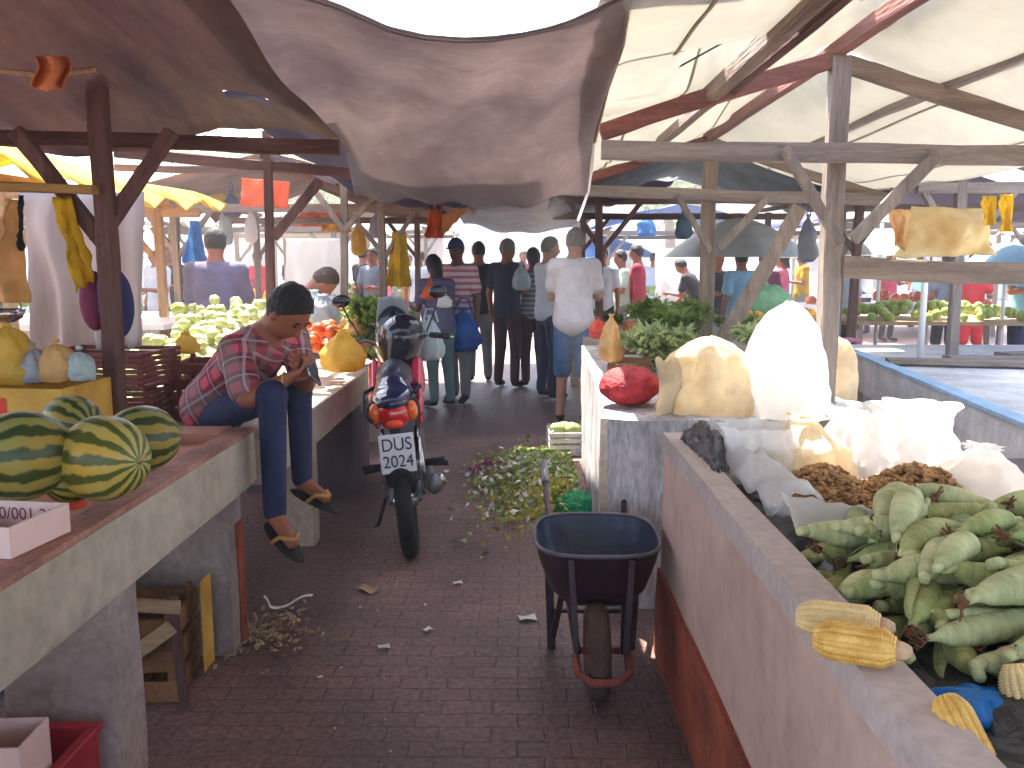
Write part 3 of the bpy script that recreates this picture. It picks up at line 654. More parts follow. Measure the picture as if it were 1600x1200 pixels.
stall('small white canopy stall behind the lilac shirts',-5.2,-2.8,13,16,2.0,2.35,'white_tarp','grey_wood',table='table_white')
stall('brown canopy stall beyond the mustard hanging cloth',-4.6,-1.9,17,20,2.1,2.5,'brown_tarp','old_wood',table='tan_wood')
stall('grey canopy stall at the distant far left',-12,-8.5,14,18,2.0,2.5,'umbrella_grey','grey_wood',table='table_white')
# right side
stall('navy roofed stall right of the aisle beyond the second post',.75,3.1,8.2,11.2,2.1,2.5,'teal_tarp','dark_wood',sag=.15)
stall('teal roofed stall between the leaning plank and the front post',4.4,6.8,11.6,14.6,2.0,2.5,'navy_tarp','grey_wood',table='grey_board')
stall('grey tarpaulin stall behind the board rail on the far right',3.2,6.0,6.4,8.8,2.06,2.45,'brown_tarp','grey_wood',sag=.1)
stall('pale blue roofed stall in the distance right of the aisle',1.6,4.0,16,19,2.05,2.45,'blue_tarp','grey_wood',table='table_white')
stall('white canopy stall far off behind the blue shirt',6.5,9.5,17.5,21,2.1,2.6,'white_tarp','grey_wood',table='table_white')
stall('cream canopy stall far off behind the red dress',9.5,12.5,13,16.5,2.0,2.5,'cream_tarp','grey_wood',table='table_white')
stall('teal canopy stall at the distant far right',13.5,17,16,20,2.0,2.5,'teal_tarp','grey_wood',table='table_white')
# tarpaulins over the aisle further in
def atarp(label,x0,x1,y0,y1,z0,z1,sag,m,seed):
    part('shade_tarp',grid(lambda u,v:Vector((x0+(x1-x0)*v,y0+(y1-y0)*u+.1*N3(v*3,seed,1),z0+(z1-z0)*u-sag*math.sin(v*math.pi)+.05*N3(u*4+seed,v*4,2)+.02*math.sin(v*18))),20,24,.004),m,smooth=True,label=label,cat='tarp',origin=((x0+x1)/2,(y0+y1)/2,z0))
atarp('navy tarpaulin strung over the aisle just behind the grey one',-1.35,.0,3.9,7.3,2.22,2.04,.08,'navy_tarp',1)
atarp('teal tarpaulin sagging over the crowd in the aisle',-.9,1.0,7.6,13.6,2.35,2.08,.14,'teal_tarp',2)
atarp('brown tarpaulin strip over the left of the aisle above the mustard cloth',-1.9,-.6,7.0,11.5,2.2,2.12,.08,'brown_tarp',3)
atarp('dark tarpaulin strung over the aisle between the right hand posts and the crowd',.2,1.3,7.3,8.6,2.2,2.15,.1,'navy_tarp',4)

# ---------------------------------------------------------------- far buildings and trees
def building(label,x0,x1,y,h,nw,roof,seed):
    b=thing('market_hall',label,'building',((x0+x1)/2,y,0))
    part('wall',slab(x0,x1,y,y+8,0,h,.01,1.5,seed),'pale_building',b)
    part('roof',slab(x0-.4,x1+.4,y-.6,y+8.4,h+.01,h+.3,.02,1.5,seed),roof,b)
    for i in range(nw):
        x=x0+(x1-x0)*(i+.5)/nw; wd=(x1-x0)/nw*.42
        w_=part('doorway' if i%2 else 'window',box(x-wd/2,x+wd/2,y-.04,y-.02,.05 if i%2 else 1.1,2.3,.004),'dark_opening',b)
        part('frame',join(box(x-wd/2-.08,x-wd/2,y-.09,y-.015,.05,2.38),box(x+wd/2,x+wd/2+.08,y-.09,y-.015,.05,2.38),box(x-wd/2,x+wd/2,y-.09,y-.015,2.3,2.38)),'white_paint',w_)
building('long white building closing the far left of the market',-32,-4.5,38,4.2,10,'roof_tile',51)
building('pale white building closing the far end of the aisle',-3.5,9,44,4.8,6,'roof_tile',52)
building('low white building behind the far right stalls',10.5,36,36,4.0,9,'roof_tile',53)
def tree(label,x,y,h,r,seed):
    t=thing('tree',label,'tree',(x,y,0)); q=random.Random(seed)
    tr=[tube([(x,y,0),(x+.1,y,h*.3),(x-.05,y,h*.55)],[.28,.2,.15],8)]
    V=[];Fc=[]; cl=[]
    for k in range(9):
        a=q.uniform(0,6.28); rr=q.uniform(.2,.75)*r; c=Vector((x+rr*math.cos(a),y+rr*math.sin(a),h*.62+q.uniform(-.25,.5)*r)); cl.append(c)
        tr.append(tube([(x-.05,y,h*.5),(x*.5+c.x*.5,y*.5+c.y*.5,h*.52+c.z*.1),tuple(c)],[.11,.07,.03],6))
    part('trunk',join(*tr),'bark',t,smooth=True)
    for k in range(2600):
        c=q.choice(cl); d=Vector((q.gauss(0,1),q.gauss(0,1),q.gauss(0,.8))).normalized()*r*.45*q.random()**.4
        p=c+d; s=q.uniform(.1,.22); a=Vector((q.uniform(-1,1),q.uniform(-1,1),q.uniform(-1,1))).normalized()*s; b_=a.orthogonal().normalized()*s*.5
        n_=len(V); V+=[tuple(p-a),tuple(p+b_),tuple(p+a),tuple(p-b_)]; Fc.append((n_,n_+1,n_+2,n_+3))
    part('crown',(V,Fc),'leaf_green',t)
tree('broad green tree beyond the far stalls left of the aisle',-9,31,6.5,3.0,3)
tree('green tree rising behind the stalls right of the aisle',5.5,33,7,3.2,4)

# ================================================================ people
def plaid(name,base,dark,line):
    m=bpy.data.materials.new(name); m.use_nodes=True; n=m.node_tree.nodes; l=m.node_tree.links; p=n['Principled BSDF']; p.inputs['Roughness'].default_value=.9
    tc=n.new('ShaderNodeTexCoord'); mp=n.new('ShaderNodeMapping'); mp.inputs['Rotation'].default_value=(.5,.3,.4); l.new(tc.outputs['Object'],mp.inputs[0]); sp=n.new('ShaderNodeSeparateXYZ'); l.new(mp.outputs[0],sp.inputs[0])
    def band(o,fr,th):
        a=n.new('ShaderNodeMath'); a.operation='MULTIPLY'; l.new(o,a.inputs[0]); a.inputs[1].default_value=fr
        b=n.new('ShaderNodeMath'); b.operation='SINE'; l.new(a.outputs[0],b.inputs[0]); c=n.new('ShaderNodeMath'); c.operation='GREATER_THAN'; l.new(b.outputs[0],c.inputs[0]); c.inputs[1].default_value=th; return c.outputs[0]
    cs=None
    def mix(fac,a,col,am):
        x=n.new('ShaderNodeMix'); x.data_type='RGBA'; f=n.new('ShaderNodeMath'); f.operation='MULTIPLY'; l.new(fac,f.inputs[0]); f.inputs[1].default_value=am; l.new(f.outputs[0],x.inputs[0])
        if a is None: x.inputs[6].default_value=(*base,1)
        else: l.new(a,x.inputs[6])
        x.inputs[7].default_value=(*col,1); return x.outputs[2]
    cs=mix(band(sp.outputs[2],75,-.1),None,dark,.75); cs=mix(band(sp.outputs[0],75,.1),cs,dark,.6); cs=mix(band(sp.outputs[1],70,.3),cs,(.2,.2,.19),.5); cs=mix(band(sp.outputs[0],76,.96),cs,line,.45); cs=mix(band(sp.outputs[2],76,.96),cs,line,.45)
    l.new(cs,p.inputs['Base Color']); MATS[name]=m
plaid('plaid_shirt',(.62,.1,.13),(.09,.015,.04),(.6,.5,.5))

def limb_hand(w,d,n,s,curl,side):
    """palm, four fingers and a thumb as capsules"""
    d=d.normalized(); l=d.cross(n).normalized(); n=l.cross(d).normalized(); P=[]
    for q in (-.024,0,.024): P.append(('c',w,w+d*.08*s+l*q*s,.02*s,.015*s,.012*s))
    for i,L in enumerate((.9,1,.95,.75)):
        b=w+d*.085*s+l*(-.031+.0205*i)*s; a=0; p=b
        for sg in (.042,.028,.022):
            a+=curl; q=p+(d*math.cos(a)+n*math.sin(a))*sg*L*s; P.append(('c',p,q,.0095*s,.0085*s,.004*s)); p=q
    b=w+d*.03*s+l*side*.03*s; q=b+(d*.6+l*side*.6+n*.3).normalized()*.04*s; P.append(('c',b,q,.012*s,.01*s,.008*s)); P.append(('c',q,q+(d*.8+n*.5).normalized()*.028*s,.01*s,.008*s,.004*s))
    return P
def figure(label,J,shirt=None,pants=None,skin='skin_brown',hair='hair_black',sleeve=.62,hem=.98,hemz=None,longhair=False,cap=None,capbrim=True,shoes='black_cloth',s=1,h=.012,face=False,curl=.45,loose=.018,origin=None,cat='person',group=None,beard=False,pclip=True,nclip=.022,legk=1,rz=0):
    o=J['root']; t=thing('person',label,cat,tuple(o),group)
    up=(J['head']-J['neck']).normalized(); fwd=(J['look']-up*J['look'].dot(up)).normalized(); rt=fwd.cross(up).normalized(); up=rt.cross(fwd)
    HR=[list(rt),list(fwd),list(up)]; HM=[[rt[i],fwd[i],up[i]] for i in range(3)]   # columns rt,fwd,up
    tu=(J['neck']-J['pelvis']).normalized(); tr=(J['sR']-J['sL']).normalized(); tf=tu.cross(tr).normalized(); tr=tf.cross(tu)
    TM=[[tr[i],tf[i],tu[i]] for i in range(3)]
    hc=J['head']
    B=[('e',hc+up*.012*s,(.074*s,.094*s,.105*s),HM,.02*s),('e',hc-up*.05*s+fwd*.02*s,(.055*s,.066*s,.065*s),HM,.03*s),
       ('c',hc+fwd*.088*s+up*.01*s,hc+fwd*.104*s-up*.022*s,.008*s,.013*s,.01*s),
       ('e',hc+rt*.074*s-up*.008*s,(.012*s,.02*s,.03*s),HM,.006*s),('e',hc-rt*.074*s-up*.008*s,(.012*s,.02*s,.03*s),HM,.006*s),
       ('c',hc+fwd*.083*s-up*.052*s-rt*.018*s,hc+fwd*.083*s-up*.052*s+rt*.018*s,.008*s,.008*s,.008*s),
       ('c',hc-up*.05*s-fwd*.02*s,J['neck'],.052*s,.056*s,.03*s)]
    ch=J['pelvis'].lerp(J['neck'],.68)
    T=[('c',J['sL'],J['sR'],.055*s,.055*s,.05*s),('e',ch,(.155*s,.1*s,.19*s),TM,.05*s),('e',J['pelvis'].lerp(J['neck'],.28),(.135*s,.095*s,.17*s),TM,.06*s),('c',J['neck'],ch,.06*s,.1*s,.05*s),('e',J['pelvis'],(.15*s,.108*s,.12*s),TM,.05*s)]
    B+=T
    for q in 'LR':
        B+=[('c',J['s'+q],J['e'+q],.05*s,.038*s,.02*s),('c',J['e'+q],J['w'+q],.039*s,.026*s,.015*s)]
        d=J['h'+q]-J['w'+q]; B+=limb_hand(J['w'+q],d,J.get('n'+q,tf),s,curl,1 if q=='L' else -1)
        B+=[('c',J['p'+q],J['k'+q],.082*s*legk,.056*s*legk,.04*s),('c',J['k'+q],J['a'+q],.055*s*legk,.036*s*legk,.02*s),('c',J['a'+q],J['t'+q],.036*s,.026*s,.02*s)]
    part('body',sdf(B,h,.02*s),skin,t,smooth=True)
    lo_=loose*s
    if shirt:
        C=[('c',J['sL'],J['sR'],.055*s+lo_,.055*s+lo_,.05*s),('e',ch,(.155*s+lo_,.1*s+lo_*1.3,.2*s),TM,.05*s),('e',J['pelvis'].lerp(J['neck'],.28),(.145*s+lo_,.108*s+lo_*1.3,.2*s),TM,.06*s),('e',J['pelvis'],(.158*s+lo_,.12*s+lo_*1.3,.13*s+lo_),TM,.05*s)]
        for q in 'LR':
            if sleeve>1: C+=[('c',J['s'+q],J['e'+q],.062*s+lo_*.4,.05*s+lo_*.4,.02*s),('c',J['e'+q],J['e'+q].lerp(J['w'+q],sleeve-1),.05*s+lo_*.4,.038*s,.02*s)]
            elif sleeve>0: C.append(('c',J['s'+q],J['s'+q].lerp(J['e'+q],sleeve),.062*s+lo_*.4,.06*s+lo_*.5,.02*s))
        cl=[(J['neck']+tu*nclip*s,tu+tf*.12)]
        hz=J['pelvis']-tu*(hemz if hemz is not None else .09)*s
        cl.append((hz,-tu))
        part('shirt',sdf(C,h,.02*s,cl),shirt,t,smooth=True)
    if pants:
        C=[('e',J['pelvis']-tu*.01*s,(.155*s,.116*s,.13*s),TM,.05*s)]; cl=[]
        for q in 'LR':
            if hem<=.0: continue
            if hem<.6: C+=[('c',J['p'+q],J['p'+q].lerp(J['k'+q],hem/.55),.095*s,.082*s,.04*s)]
            elif hem<.85: C+=[('c',J['p'+q],J['k'+q],.096*s,.078*s,.04*s),('c',J['k'+q],J['k'+q].lerp(J['a'+q],(hem-.55)/.45),.078*s,.075*s,.02*s)]
            else: C+=[('c',J['p'+q],J['k'+q],.094*s*legk,.07*s*legk,.04*s),('c',J['k'+q],J['k'+q].lerp(J['a'+q],.96),.068*s*legk,.054*s*legk,.02*s)]
        part('trousers' if hem>.85 else 'shorts',sdf(C,h,.02*s,[(J['pelvis']+tu*.1*s,tu)] if pclip else ()),pants,t,smooth=True)
    if hair:
        hh=[('e',hc+up*.022*s-fwd*.008*s,(.086*s,.103*s,.114*s),HM)]
        c2=[(hc+fwd*.05*s+up*.05*s,fwd*.8-up*.6),(hc-up*.05*s,-up)]
        if longhair:
            hh+=[('c',hc-fwd*.06*s,hc-fwd*.085*s-up*.28*s,.07*s,.045*s,.03*s)]; c2=c2[:1]
        Ph,Fh=sdf(hh,h*.7,.02*s,c2); hv=np.array(hc)
        for i_ in range(len(Ph)):
            q_=Ph[i_]-hv; Ph[i_]=hv+q_*(1+.05*N3(*(q_*38/s))+.03*N3(*(q_*90/s)))
        part('hair',(Ph,Fh),hair,t,smooth=True)
    if cap:
        cc=[('e',hc+up*.03*s-fwd*.005*s,(.089*s,.106*s,.106*s),HM)]
        part('cap',sdf(cc,h*.8,.01,[(hc+up*.038*s,-up)]),cap,t,smooth=True)
        if capbrim: part('cap_brim',sdf([('e',hc+up*.045*s+fwd*.12*s,(.065*s,.065*s,.008*s),HM)],h*.7,.005),cap,t,smooth=True)
    if shoes:
        for q in 'LR':
            part('shoe',sdf([('c',J['a'+q]+V3(0,0,-.02*s),J['t'+q],.042*s,.036*s,.02*s)],h,.01,[((0,0,J['t'+q].z-.026*s),(0,0,-1))] if shoes!='sandal_tan' else ()),shoes,t,smooth=True)
    if face:
        for q in (-1,1): part('eye',ball(hc+fwd*.084*s+rt*q*.03*s+up*.014*s,(.012*s,.008*s,.008*s),10,6,R3=Matrix((rt,fwd,up)).transposed()),'eye',t,smooth=True)
        for q in (-1,1): part('eyebrow',ball(hc+fwd*.088*s+rt*q*.03*s+up*.034*s,(.018*s,.006*s,.004*s),8,5,R3=Matrix((rt,fwd,up)).transposed()),'hair_black',t,smooth=True)
    if rz: t.rotation_euler=(0,0,rz)
    return t
def stand(h=1.72,arms=('down','down'),lean=0,stride=0,look=(0,1,-.1),sit=None,twist=0):
    s=h/1.76; J={'root':V3(0,0,0)}
    L=math.sin(lean); c=math.cos(lean)
    def up(z,x=0,y=0):
        b=.93; k=z-b; return V3(x,y+k*L,b+k*c)
    J.update(pelvis=V3(0,0,.95),neck=up(1.475),head=up(1.64,0,.025),look=V3(*look),
      sL=up(1.42,-.165),sR=up(1.42,.165),pL=V3(-.085,0,.9),pR=V3(.085,0,.9))
    for q,sg,st in (('L',-1,stride),('R',1,-stride)):
        J['k'+q]=V3(sg*.1,.03+st*.5,.5); J['a'+q]=V3(sg*.11,st-.02,.085); J['t'+q]=V3(sg*.13,st+.14,.035)
        a=arms[0 if q=='L' else 1]; S_=J['s'+q]
        if a=='down': e=S_+V3(sg*.06,-.02+L*.0,-.29); w_=e+V3(sg*.01,.07,-.24); hd=w_+V3(0,.03,-.09)
        elif a=='fwd': e=S_+V3(sg*.05,.05,-.27); w_=e+V3(-sg*.06,.23,.03); hd=w_+V3(-sg*.02,.09,.0)
        elif a=='down_fwd': e=S_+V3(sg*.05,.1,-.25); w_=e+V3(-sg*.03,.18,-.16); hd=w_+V3(0,.06,-.07)
        elif a=='up': e=S_+V3(sg*.1,.14,-.12); w_=e+V3(-sg*.05,.1,.2); hd=w_+V3(-sg*.02,.04,.08)
        elif a=='hip': e=S_+V3(sg*.16,-.06,-.24); w_=e+V3(-sg*.12,.1,-.19); hd=w_+V3(-sg*.07,.04,-.03)
        J['e'+q],J['w'+q],J['h'+q]=e,w_,hd
        J['n'+q]=V3(-sg,.2,0)
    for k in J:
        if k not in('root','look') and k[0]!='n' or k=='neck': J[k]=J[k]*s
    return J,s
def person(label,x,y_head,Y,faceang,h=1.72,arms=('down','down'),lean=0,stride=0,look=(0,1,-.1),X=None,hres=.014,**kw):
    J,s=stand(h,arms,lean,stride,look); p=aY(x,y_head,Y)
    t=figure(label,J,s=s,h=hres,**kw); t.location=(p.x,Y,0); t.rotation_euler=(0,0,R(faceang)); return t

# the seated man looking at his phone
J={'root':aY(330,655,3.6)}
J.update(pelvis=aY(338,632,3.62),neck=aY(414,528,3.46),head=aY(450,488,3.40),look=V3(.62,-.35,-.75),
 sL=aY(458,528,3.62),sR=aY(368,548,3.34),eR=aY(386,622,3.2),wR=aY(444,594,3.24),hR=aY(470,582,3.24),eL=aY(478,598,3.5),wL=aY(482,586,3.36),hL=aY(474,568,3.26),
 nR=V3(.2,.1,1),nL=V3(-.5,-.3,.5),
 pL=aY(352,640,3.76),pR=aY(338,648,3.52),kR=aY(425,618,3.2),kL=aY(467,602,3.55),aR=aY(430,806,3.2),aL=aY(472,752,3.6),tR=aY(456,848,3.12),tL=aY(508,778,3.55))
man=figure('young man in a red plaid shirt and jeans sitting on the counter with a phone',J,shirt='plaid_shirt',pants='denim',skin='skin_brown',sleeve=.8,hemz=.12,shoes=None,s=.93,h=.0065,face=True,curl=.5,loose=.016,pclip=False,nclip=.075,legk=.86)
def sandal(tp,ap):
    d=(tp-ap); d.z*=.6; d.normalize(); up=V3(0,0,1); sd=d.cross(up).normalized(); up=sd.cross(d)
    c=(ap+tp)/2-up*.045+d*.02
    M3=Matrix((sd,d,up)).transposed()
    s_=part('sandal',ball(c,(.045,.135,.013),20,8,R3=M3),'sandal_sole',man,smooth=True)
    for q in (-1,1): part('strap',tube([c+sd*q*.045-d*.01,c+sd*q*.04+up*.045+d*.02,c+up*.052+d*.065],.009,6),'sandal_tan',s_,smooth=True)
sandal(J['tR'],J['aR']); sandal(J['tL'],J['aL'])
part('bracelet',tube([J['wR']+Vector((0,math.cos(a)*.03,math.sin(a)*.03)) for a in [k*.628 for k in range(11)]],.004,5),'yellow_plastic',man)
pc=aY(487,578,3.24)
ph=thing('phone','black phone held in the seated man hands','phone',tuple(pc))
part('case',xf(box(-.035,.035,-.075,.075,-.005,.005,.003),Matrix.Translation(pc)@Matrix.Rotation(.9,4,'Y')@Matrix.Rotation(.6,4,'Z')),'black_gloss',ph)

def striped(name,a,b,fr,ax=2):
    m=bpy.data.materials.new(name); m.use_nodes=True; n=m.node_tree.nodes; l=m.node_tree.links; p=n['Principled BSDF']; p.inputs['Roughness'].default_value=.9
    tc=n.new('ShaderNodeTexCoord'); sp=n.new('ShaderNodeSeparateXYZ'); l.new(tc.outputs['Object'],sp.inputs[0]); mu=n.new('ShaderNodeMath'); mu.operation='MULTIPLY'; l.new(sp.outputs[ax],mu.inputs[0]); mu.inputs[1].default_value=fr
    si=n.new('ShaderNodeMath'); si.operation='SINE'; l.new(mu.outputs[0],si.inputs[0]); gt=n.new('ShaderNodeMath'); gt.operation='GREATER_THAN'; gt.inputs[1].default_value=.2; l.new(si.outputs[0],gt.inputs[0])
    x=n.new('ShaderNodeMix'); x.data_type='RGBA'; l.new(gt.outputs[0],x.inputs[0]); x.inputs[6].default_value=(*a,1); x.inputs[7].default_value=(*b,1); l.new(x.outputs[2],p.inputs['Base Color']); MATS[name]=m
striped('striped_top',(.3,.3,.33),(.08,.09,.14),110); striped('striped_pink',(.6,.5,.5),(.5,.12,.16),95)
# crowd down the aisle
person('man in a navy t-shirt and maroon trousers standing in the middle of the aisle',792,378,10.3,-25,1.76,('down','fwd'),shirt='navy_tee',pants='maroon_trouser',hair='hair_grey',look=(.5,1,-.2))
g1=person('man in grey t-shirt and denim shorts, back turned, by the right counter',897,370,8.0,-12,1.8,('fwd','fwd'),lean=.06,shirt='grey_tee',pants='blue_jean',hem=.58,loose=.03,hemz=.2,skin='skin_light',hair='hair_grey',look=(-.3,1,-.3),hres=.011)
person('man in a white t-shirt and dark jeans beside the man in grey',857,368,9.5,-60,1.76,('fwd','down'),shirt='white_tee',pants='denim',look=(.4,1,-.3))
person('woman with long black hair and a grey top behind the white t-shirt',834,378,10.4,20,1.66,('fwd','down'),shirt='striped_top',pants='maroon_trouser',longhair=True,look=(0,1,-.2))
person('man in a dark cap and pinkish grey shirt carrying a blue bag',716,378,9.3,160,1.74,('down','fwd'),shirt='striped_pink',pants='grey_trouser',cap='navy_cloth',face=True,skin='skin_dark',lean=.05,stride=.1)
person('person in a black shirt and grey trousers behind the blue bag',748,376,10.8,10,1.74,('fwd','down'),shirt='black_cloth',pants='grey_trouser')
person('woman in a teal skirt trousers and mauve top behind the motorcycle',688,402,8.9,35,1.58,('fwd','down_fwd'),shirt='lilac_shirt',pants='teal_trouser',lean=.2,longhair=True,skin='skin_dark')
person('man in a white shirt and black trousers partly hidden behind the grey t-shirt',941,392,12,170,1.7,('down','fwd'),shirt='white_tee',pants='black_cloth',face=True)
person('person in a pale mint shirt behind the leafy bunches',972,388,12.5,100,1.66,('fwd','fwd'),shirt='mint_shirt',pants='grey_trouser')
person('man in a dark red shirt beyond the leafy bunches',997,380,12.6,80,1.74,('down','fwd'),shirt='red_shirt',pants='black_cloth',sleeve=1.6)
# left crowd
person('man in a lilac shirt and black cap standing with his back turned at left',335,362,7.0,10,1.76,('down_fwd','down_fwd'),shirt='lilac_shirt',pants='denim',cap='black_cloth',capbrim=False,loose=.035,sleeve=.8)
person('man in a lilac shirt bending over to the right behind the dark post',385,398,6.6,-75,1.72,('down_fwd','down_fwd'),lean=.9,shirt='lilac_shirt',pants='navy_cloth',hair='hair_brown',loose=.03,look=(0,1,-.7))
person('man in a white shirt at the far left beyond the white table',243,376,11.5,150,1.7,('fwd','down'),shirt='white_tee',pants='black_cloth',face=True,hair='hair_black')
person('dark haired vendor in black beside the man in white at the far left',262,372,12.6,190,1.72,('fwd','hip'),shirt='black_cloth',pants='denim')
person('distant shopper in a sky blue shirt left of the lilac shirt',292,384,14.5,40,1.68,shirt='sky_shirt',pants='denim')
person('distant shopper in a red shirt beyond the lilac shirts',402,382,16,60,1.68,shirt='red_shirt',pants='denim')
person('distant shopper in a black shirt right of the thin post',566,380,14,-40,1.72,('fwd','down'),shirt='black_cloth',pants='grey_trouser')
person('distant woman in a pink shirt beyond the produce on the left',598,388,15.5,70,1.62,shirt='pink_shirt',pants='denim',longhair=True)
person('distant man in a slate shirt left of the mustard hanging cloth',583,384,12.4,160,1.7,('fwd','fwd'),shirt='slate_shirt',pants='denim',face=True)
person('distant shopper in white under the brown canopy',655,384,13.6,-10,1.68,('down','fwd'),shirt='white_tee',pants='denim')
person('distant vendor in yellow beyond the mustard hanging cloth',638,392,16,180,1.64,('fwd','fwd'),shirt='yellow_cloth',pants='denim',face=True)
person('distant man in grey standing between the thin posts on the left',478,388,18,20,1.7,shirt='slate_shirt',pants='black_cloth')
# right crowd
person('person in black bending over beyond the second wooden post on the right',1098,424,13,60,1.62,('fwd','down_fwd'),lean=.5,shirt='black_cloth',pants='black_cloth')
person('vendor in a dark shirt just right of the second wooden post',1122,404,11.8,185,1.62,('fwd','fwd'),shirt='navy_tee',pants='grey_trouser',face=True)
person('man in a sky blue shirt, back turned, beyond the leaning plank',1160,398,10.6,15,1.64,('down','fwd'),shirt='sky_shirt',pants='denim',loose=.03)
person('woman in a pink and red top beside the leaning plank',1222,392,12.4,60,1.66,('fwd','up'),shirt='pink_shirt',pants='bright_red',longhair=True)
person('woman in a maroon top left of the woman in pink',1196,396,11.8,10,1.62,('fwd','down'),shirt='maroon_cloth',pants='denim')
person('person in a slate shirt beside the front right post',1316,412,10.4,170,1.6,('down','fwd'),shirt='slate_shirt',pants='black_cloth',face=True)
person('person in a grey shirt and black trousers under the board rail',1484,392,11.6,0,1.64,('down','down'),shirt='slate_shirt',pants='black_cloth')
person('person in a bright red dress beside the grey shirt under the board rail',1524,394,11.3,170,1.62,('fwd','down'),shirt='bright_red',pants='bright_red',hemz=.4,hem=.5)
person('vendor with a brown face and blue shirt at the far right edge',1612,352,9.4,190,1.82,('fwd','fwd'),shirt='sky_shirt',pants='denim',face=True)
for i,(x,yh,Y,a,lb,sh) in enumerate([(1022,392,17,0,'distant shopper in white right of the dark red shirt','white_tee'),(1062,394,19,180,'distant shopper in black between the right hand posts','black_cloth'),(1255,398,16,90,'distant shopper in mustard just left of the front right post','yellow_cloth'),
      (1355,396,18,30,'distant shopper in white beyond the grey umbrella','white_tee'),(1392,394,16.5,200,'distant shopper in maroon beyond the board rail','red_shirt'),(1440,396,20,0,'distant shopper in blue beyond the board rail','sky_shirt'),
      (715,386,20,0,'distant shopper in grey at the end of the aisle','slate_shirt'),(818,388,18,180,'distant shopper in red at the end of the aisle','red_shirt'),(925,390,21,0,'distant shopper in mint at the end of the aisle','mint_shirt'),
      (510,388,13,0,'distant shopper in white left of the orange awning','white_tee'),(455,386,20,0,'distant shopper in navy beyond the orange cloth','navy_tee')]):
    person(lb,x,yh,Y,a,1.66+.02*(i%4),('down','fwd') if i%2 else ('fwd','down'),shirt=sh,pants=('denim','black_cloth','grey_trouser')[i%3],hres=.018)

# ================================================================ motorcycle (local: forward +Y, rear contact at origin)
bk=thing('motorcycle','red and black motorcycle parked beside the left counter, rear plate towards us','motorcycle',(0,0,0))
def wheel(name,y,w):
    c=V3(0,y,.29)
    rim=part(name,join(tube([c+V3(0,math.cos(a)*.225,math.sin(a)*.225) for a in [k*.2618 for k in range(25)]],.017,8,False),tube([c+V3(-.07,0,0),c+V3(.07,0,0)],.035,10),
        *[tube([c,c+V3(.01*(-1)**k,math.cos(k*.785)*.22,math.sin(k*.785)*.22)],.011,5) for k in range(8)]),'chrome',bk,smooth=True,origin=tuple(c))
    V=[];Fc=[];n=40;m=12
    for i in range(n):
        a=2*math.pi*i/n
        for j in range(m):
            b=2*math.pi*j/m; r=.25+.042*math.cos(b); x=w*math.sin(b)
            if math.cos(b)>.5: r+=.004*(1 if (i+j)%2 else -1)
            V.append((x,y+r*math.cos(a),.29+r*math.sin(a)))
    for i in range(n):
        for j in range(m): Fc.append((i*m+j,i*m+(j+1)%m,((i+1)%n)*m+(j+1)%m,((i+1)%n)*m+j))
    part('tyre',(V,Fc),'rubber',rim,smooth=True)
wheel('rear_wheel',.29,.048); wheel('front_wheel',1.5,.042)
# rear contact is at y=.29
part('swingarm',join(tube([(-.08,.29,.29),(-.08,.75,.36)],.018),tube([(.08,.29,.29),(.08,.75,.36)],.018)),'steel_grey',bk,smooth=True)
for q in (-1,1): part('shock_absorber',join(tube([(q*.11,.33,.3),(q*.1,.46,.64)],.012),tube([(q*.108,.36,.37),(q*.102,.44,.58)],[.026]*2,10)),'chrome',bk,smooth=True)
part('rear_fender',grid(lambda u,v:V3((v-.5)*.13,.29+.35*math.cos(R(62)+u*R(80))-.0,.29+.35*math.sin(R(62)+u*R(80))-.03*(2*v-1)**2),14,6,.005),'rubber',bk,smooth=True)
part('mudflap',box(-.07,.07,.06,.07,.42,.66,.004),'rubber',bk)
part('tail_hood',sdf([('e',(0,.24,.83),(.13,.2,.075),None),('c',(0,.3,.86),(0,.6,.84),.09,.12)],.01,.04,[((0,0,.79),(0,0,-1))]),'navy_gloss',bk,smooth=True)
tl=part('tail_light',sdf([('e',(0,.1,.775),(.09,.06,.075),None)],.006,.01),'lens_red',bk,smooth=True)
part('bulb_lens',sdf([('e',(.0,.05,.735),(.048,.02,.022),None)],.004,.01),'lens_bright',tl,smooth=True)
for q in (-1,1):
    ts=part('turn_signal',sdf([('e',(q*.1,.1,.785),(.034,.03,.05),None)],.005,.01),'lens_orange',bk,smooth=True)
    part('signal_housing',sdf([('e',(q*.105,.135,.787),(.044,.035,.06),None)],.006,.01),'rubber',ts,smooth=True)
pl=part('licence_plate',box(-.095,.095,.03,.036,.50,.69,.003),'plate_white',bk)
part('lettering',xf(join(xf(text_geo('DUS',.088),Matrix.Translation((0,.0425,0))),xf(text_geo('2024',.084),Matrix.Translation((0,-.04,0))),xf(text_geo('BA - SALVADOR' if False else '-  -',.03),Matrix.Translation((0,.083,0)))),Matrix.Translation((0,.0275,.595))@Matrix.Rotation(math.pi/2,4,'X')),'ink',pl)
part('plate_bracket',box(-.03,.03,.037,.1,.6,.72),'rubber',bk)
part('grab_rail',tube([(-.13,.55,.85),(-.17,.3,.86),(-.165,.1,.80),(-.12,.04,.76)],.011,8),'rubber',bk,smooth=True)
part('grab_rail',tube([(.13,.55,.85),(.155,.3,.87),(.13,.16,.86)],.011,8),'rubber',bk,smooth=True)
part('seat',sdf([('c',(0,.34,.9),(0,.62,.88),.085,.1),('c',(0,.62,.86),(0,.95,.84),.1,.075)],.01,.06),'seat_vinyl',bk,smooth=True)
part('fuel_tank',sdf([('e',(0,1.06,.88),(.135,.22,.12),None),('c',(0,.9,.84),(0,1.1,.86),.09,.12)],.01,.05),'bike_red',bk,smooth=True)
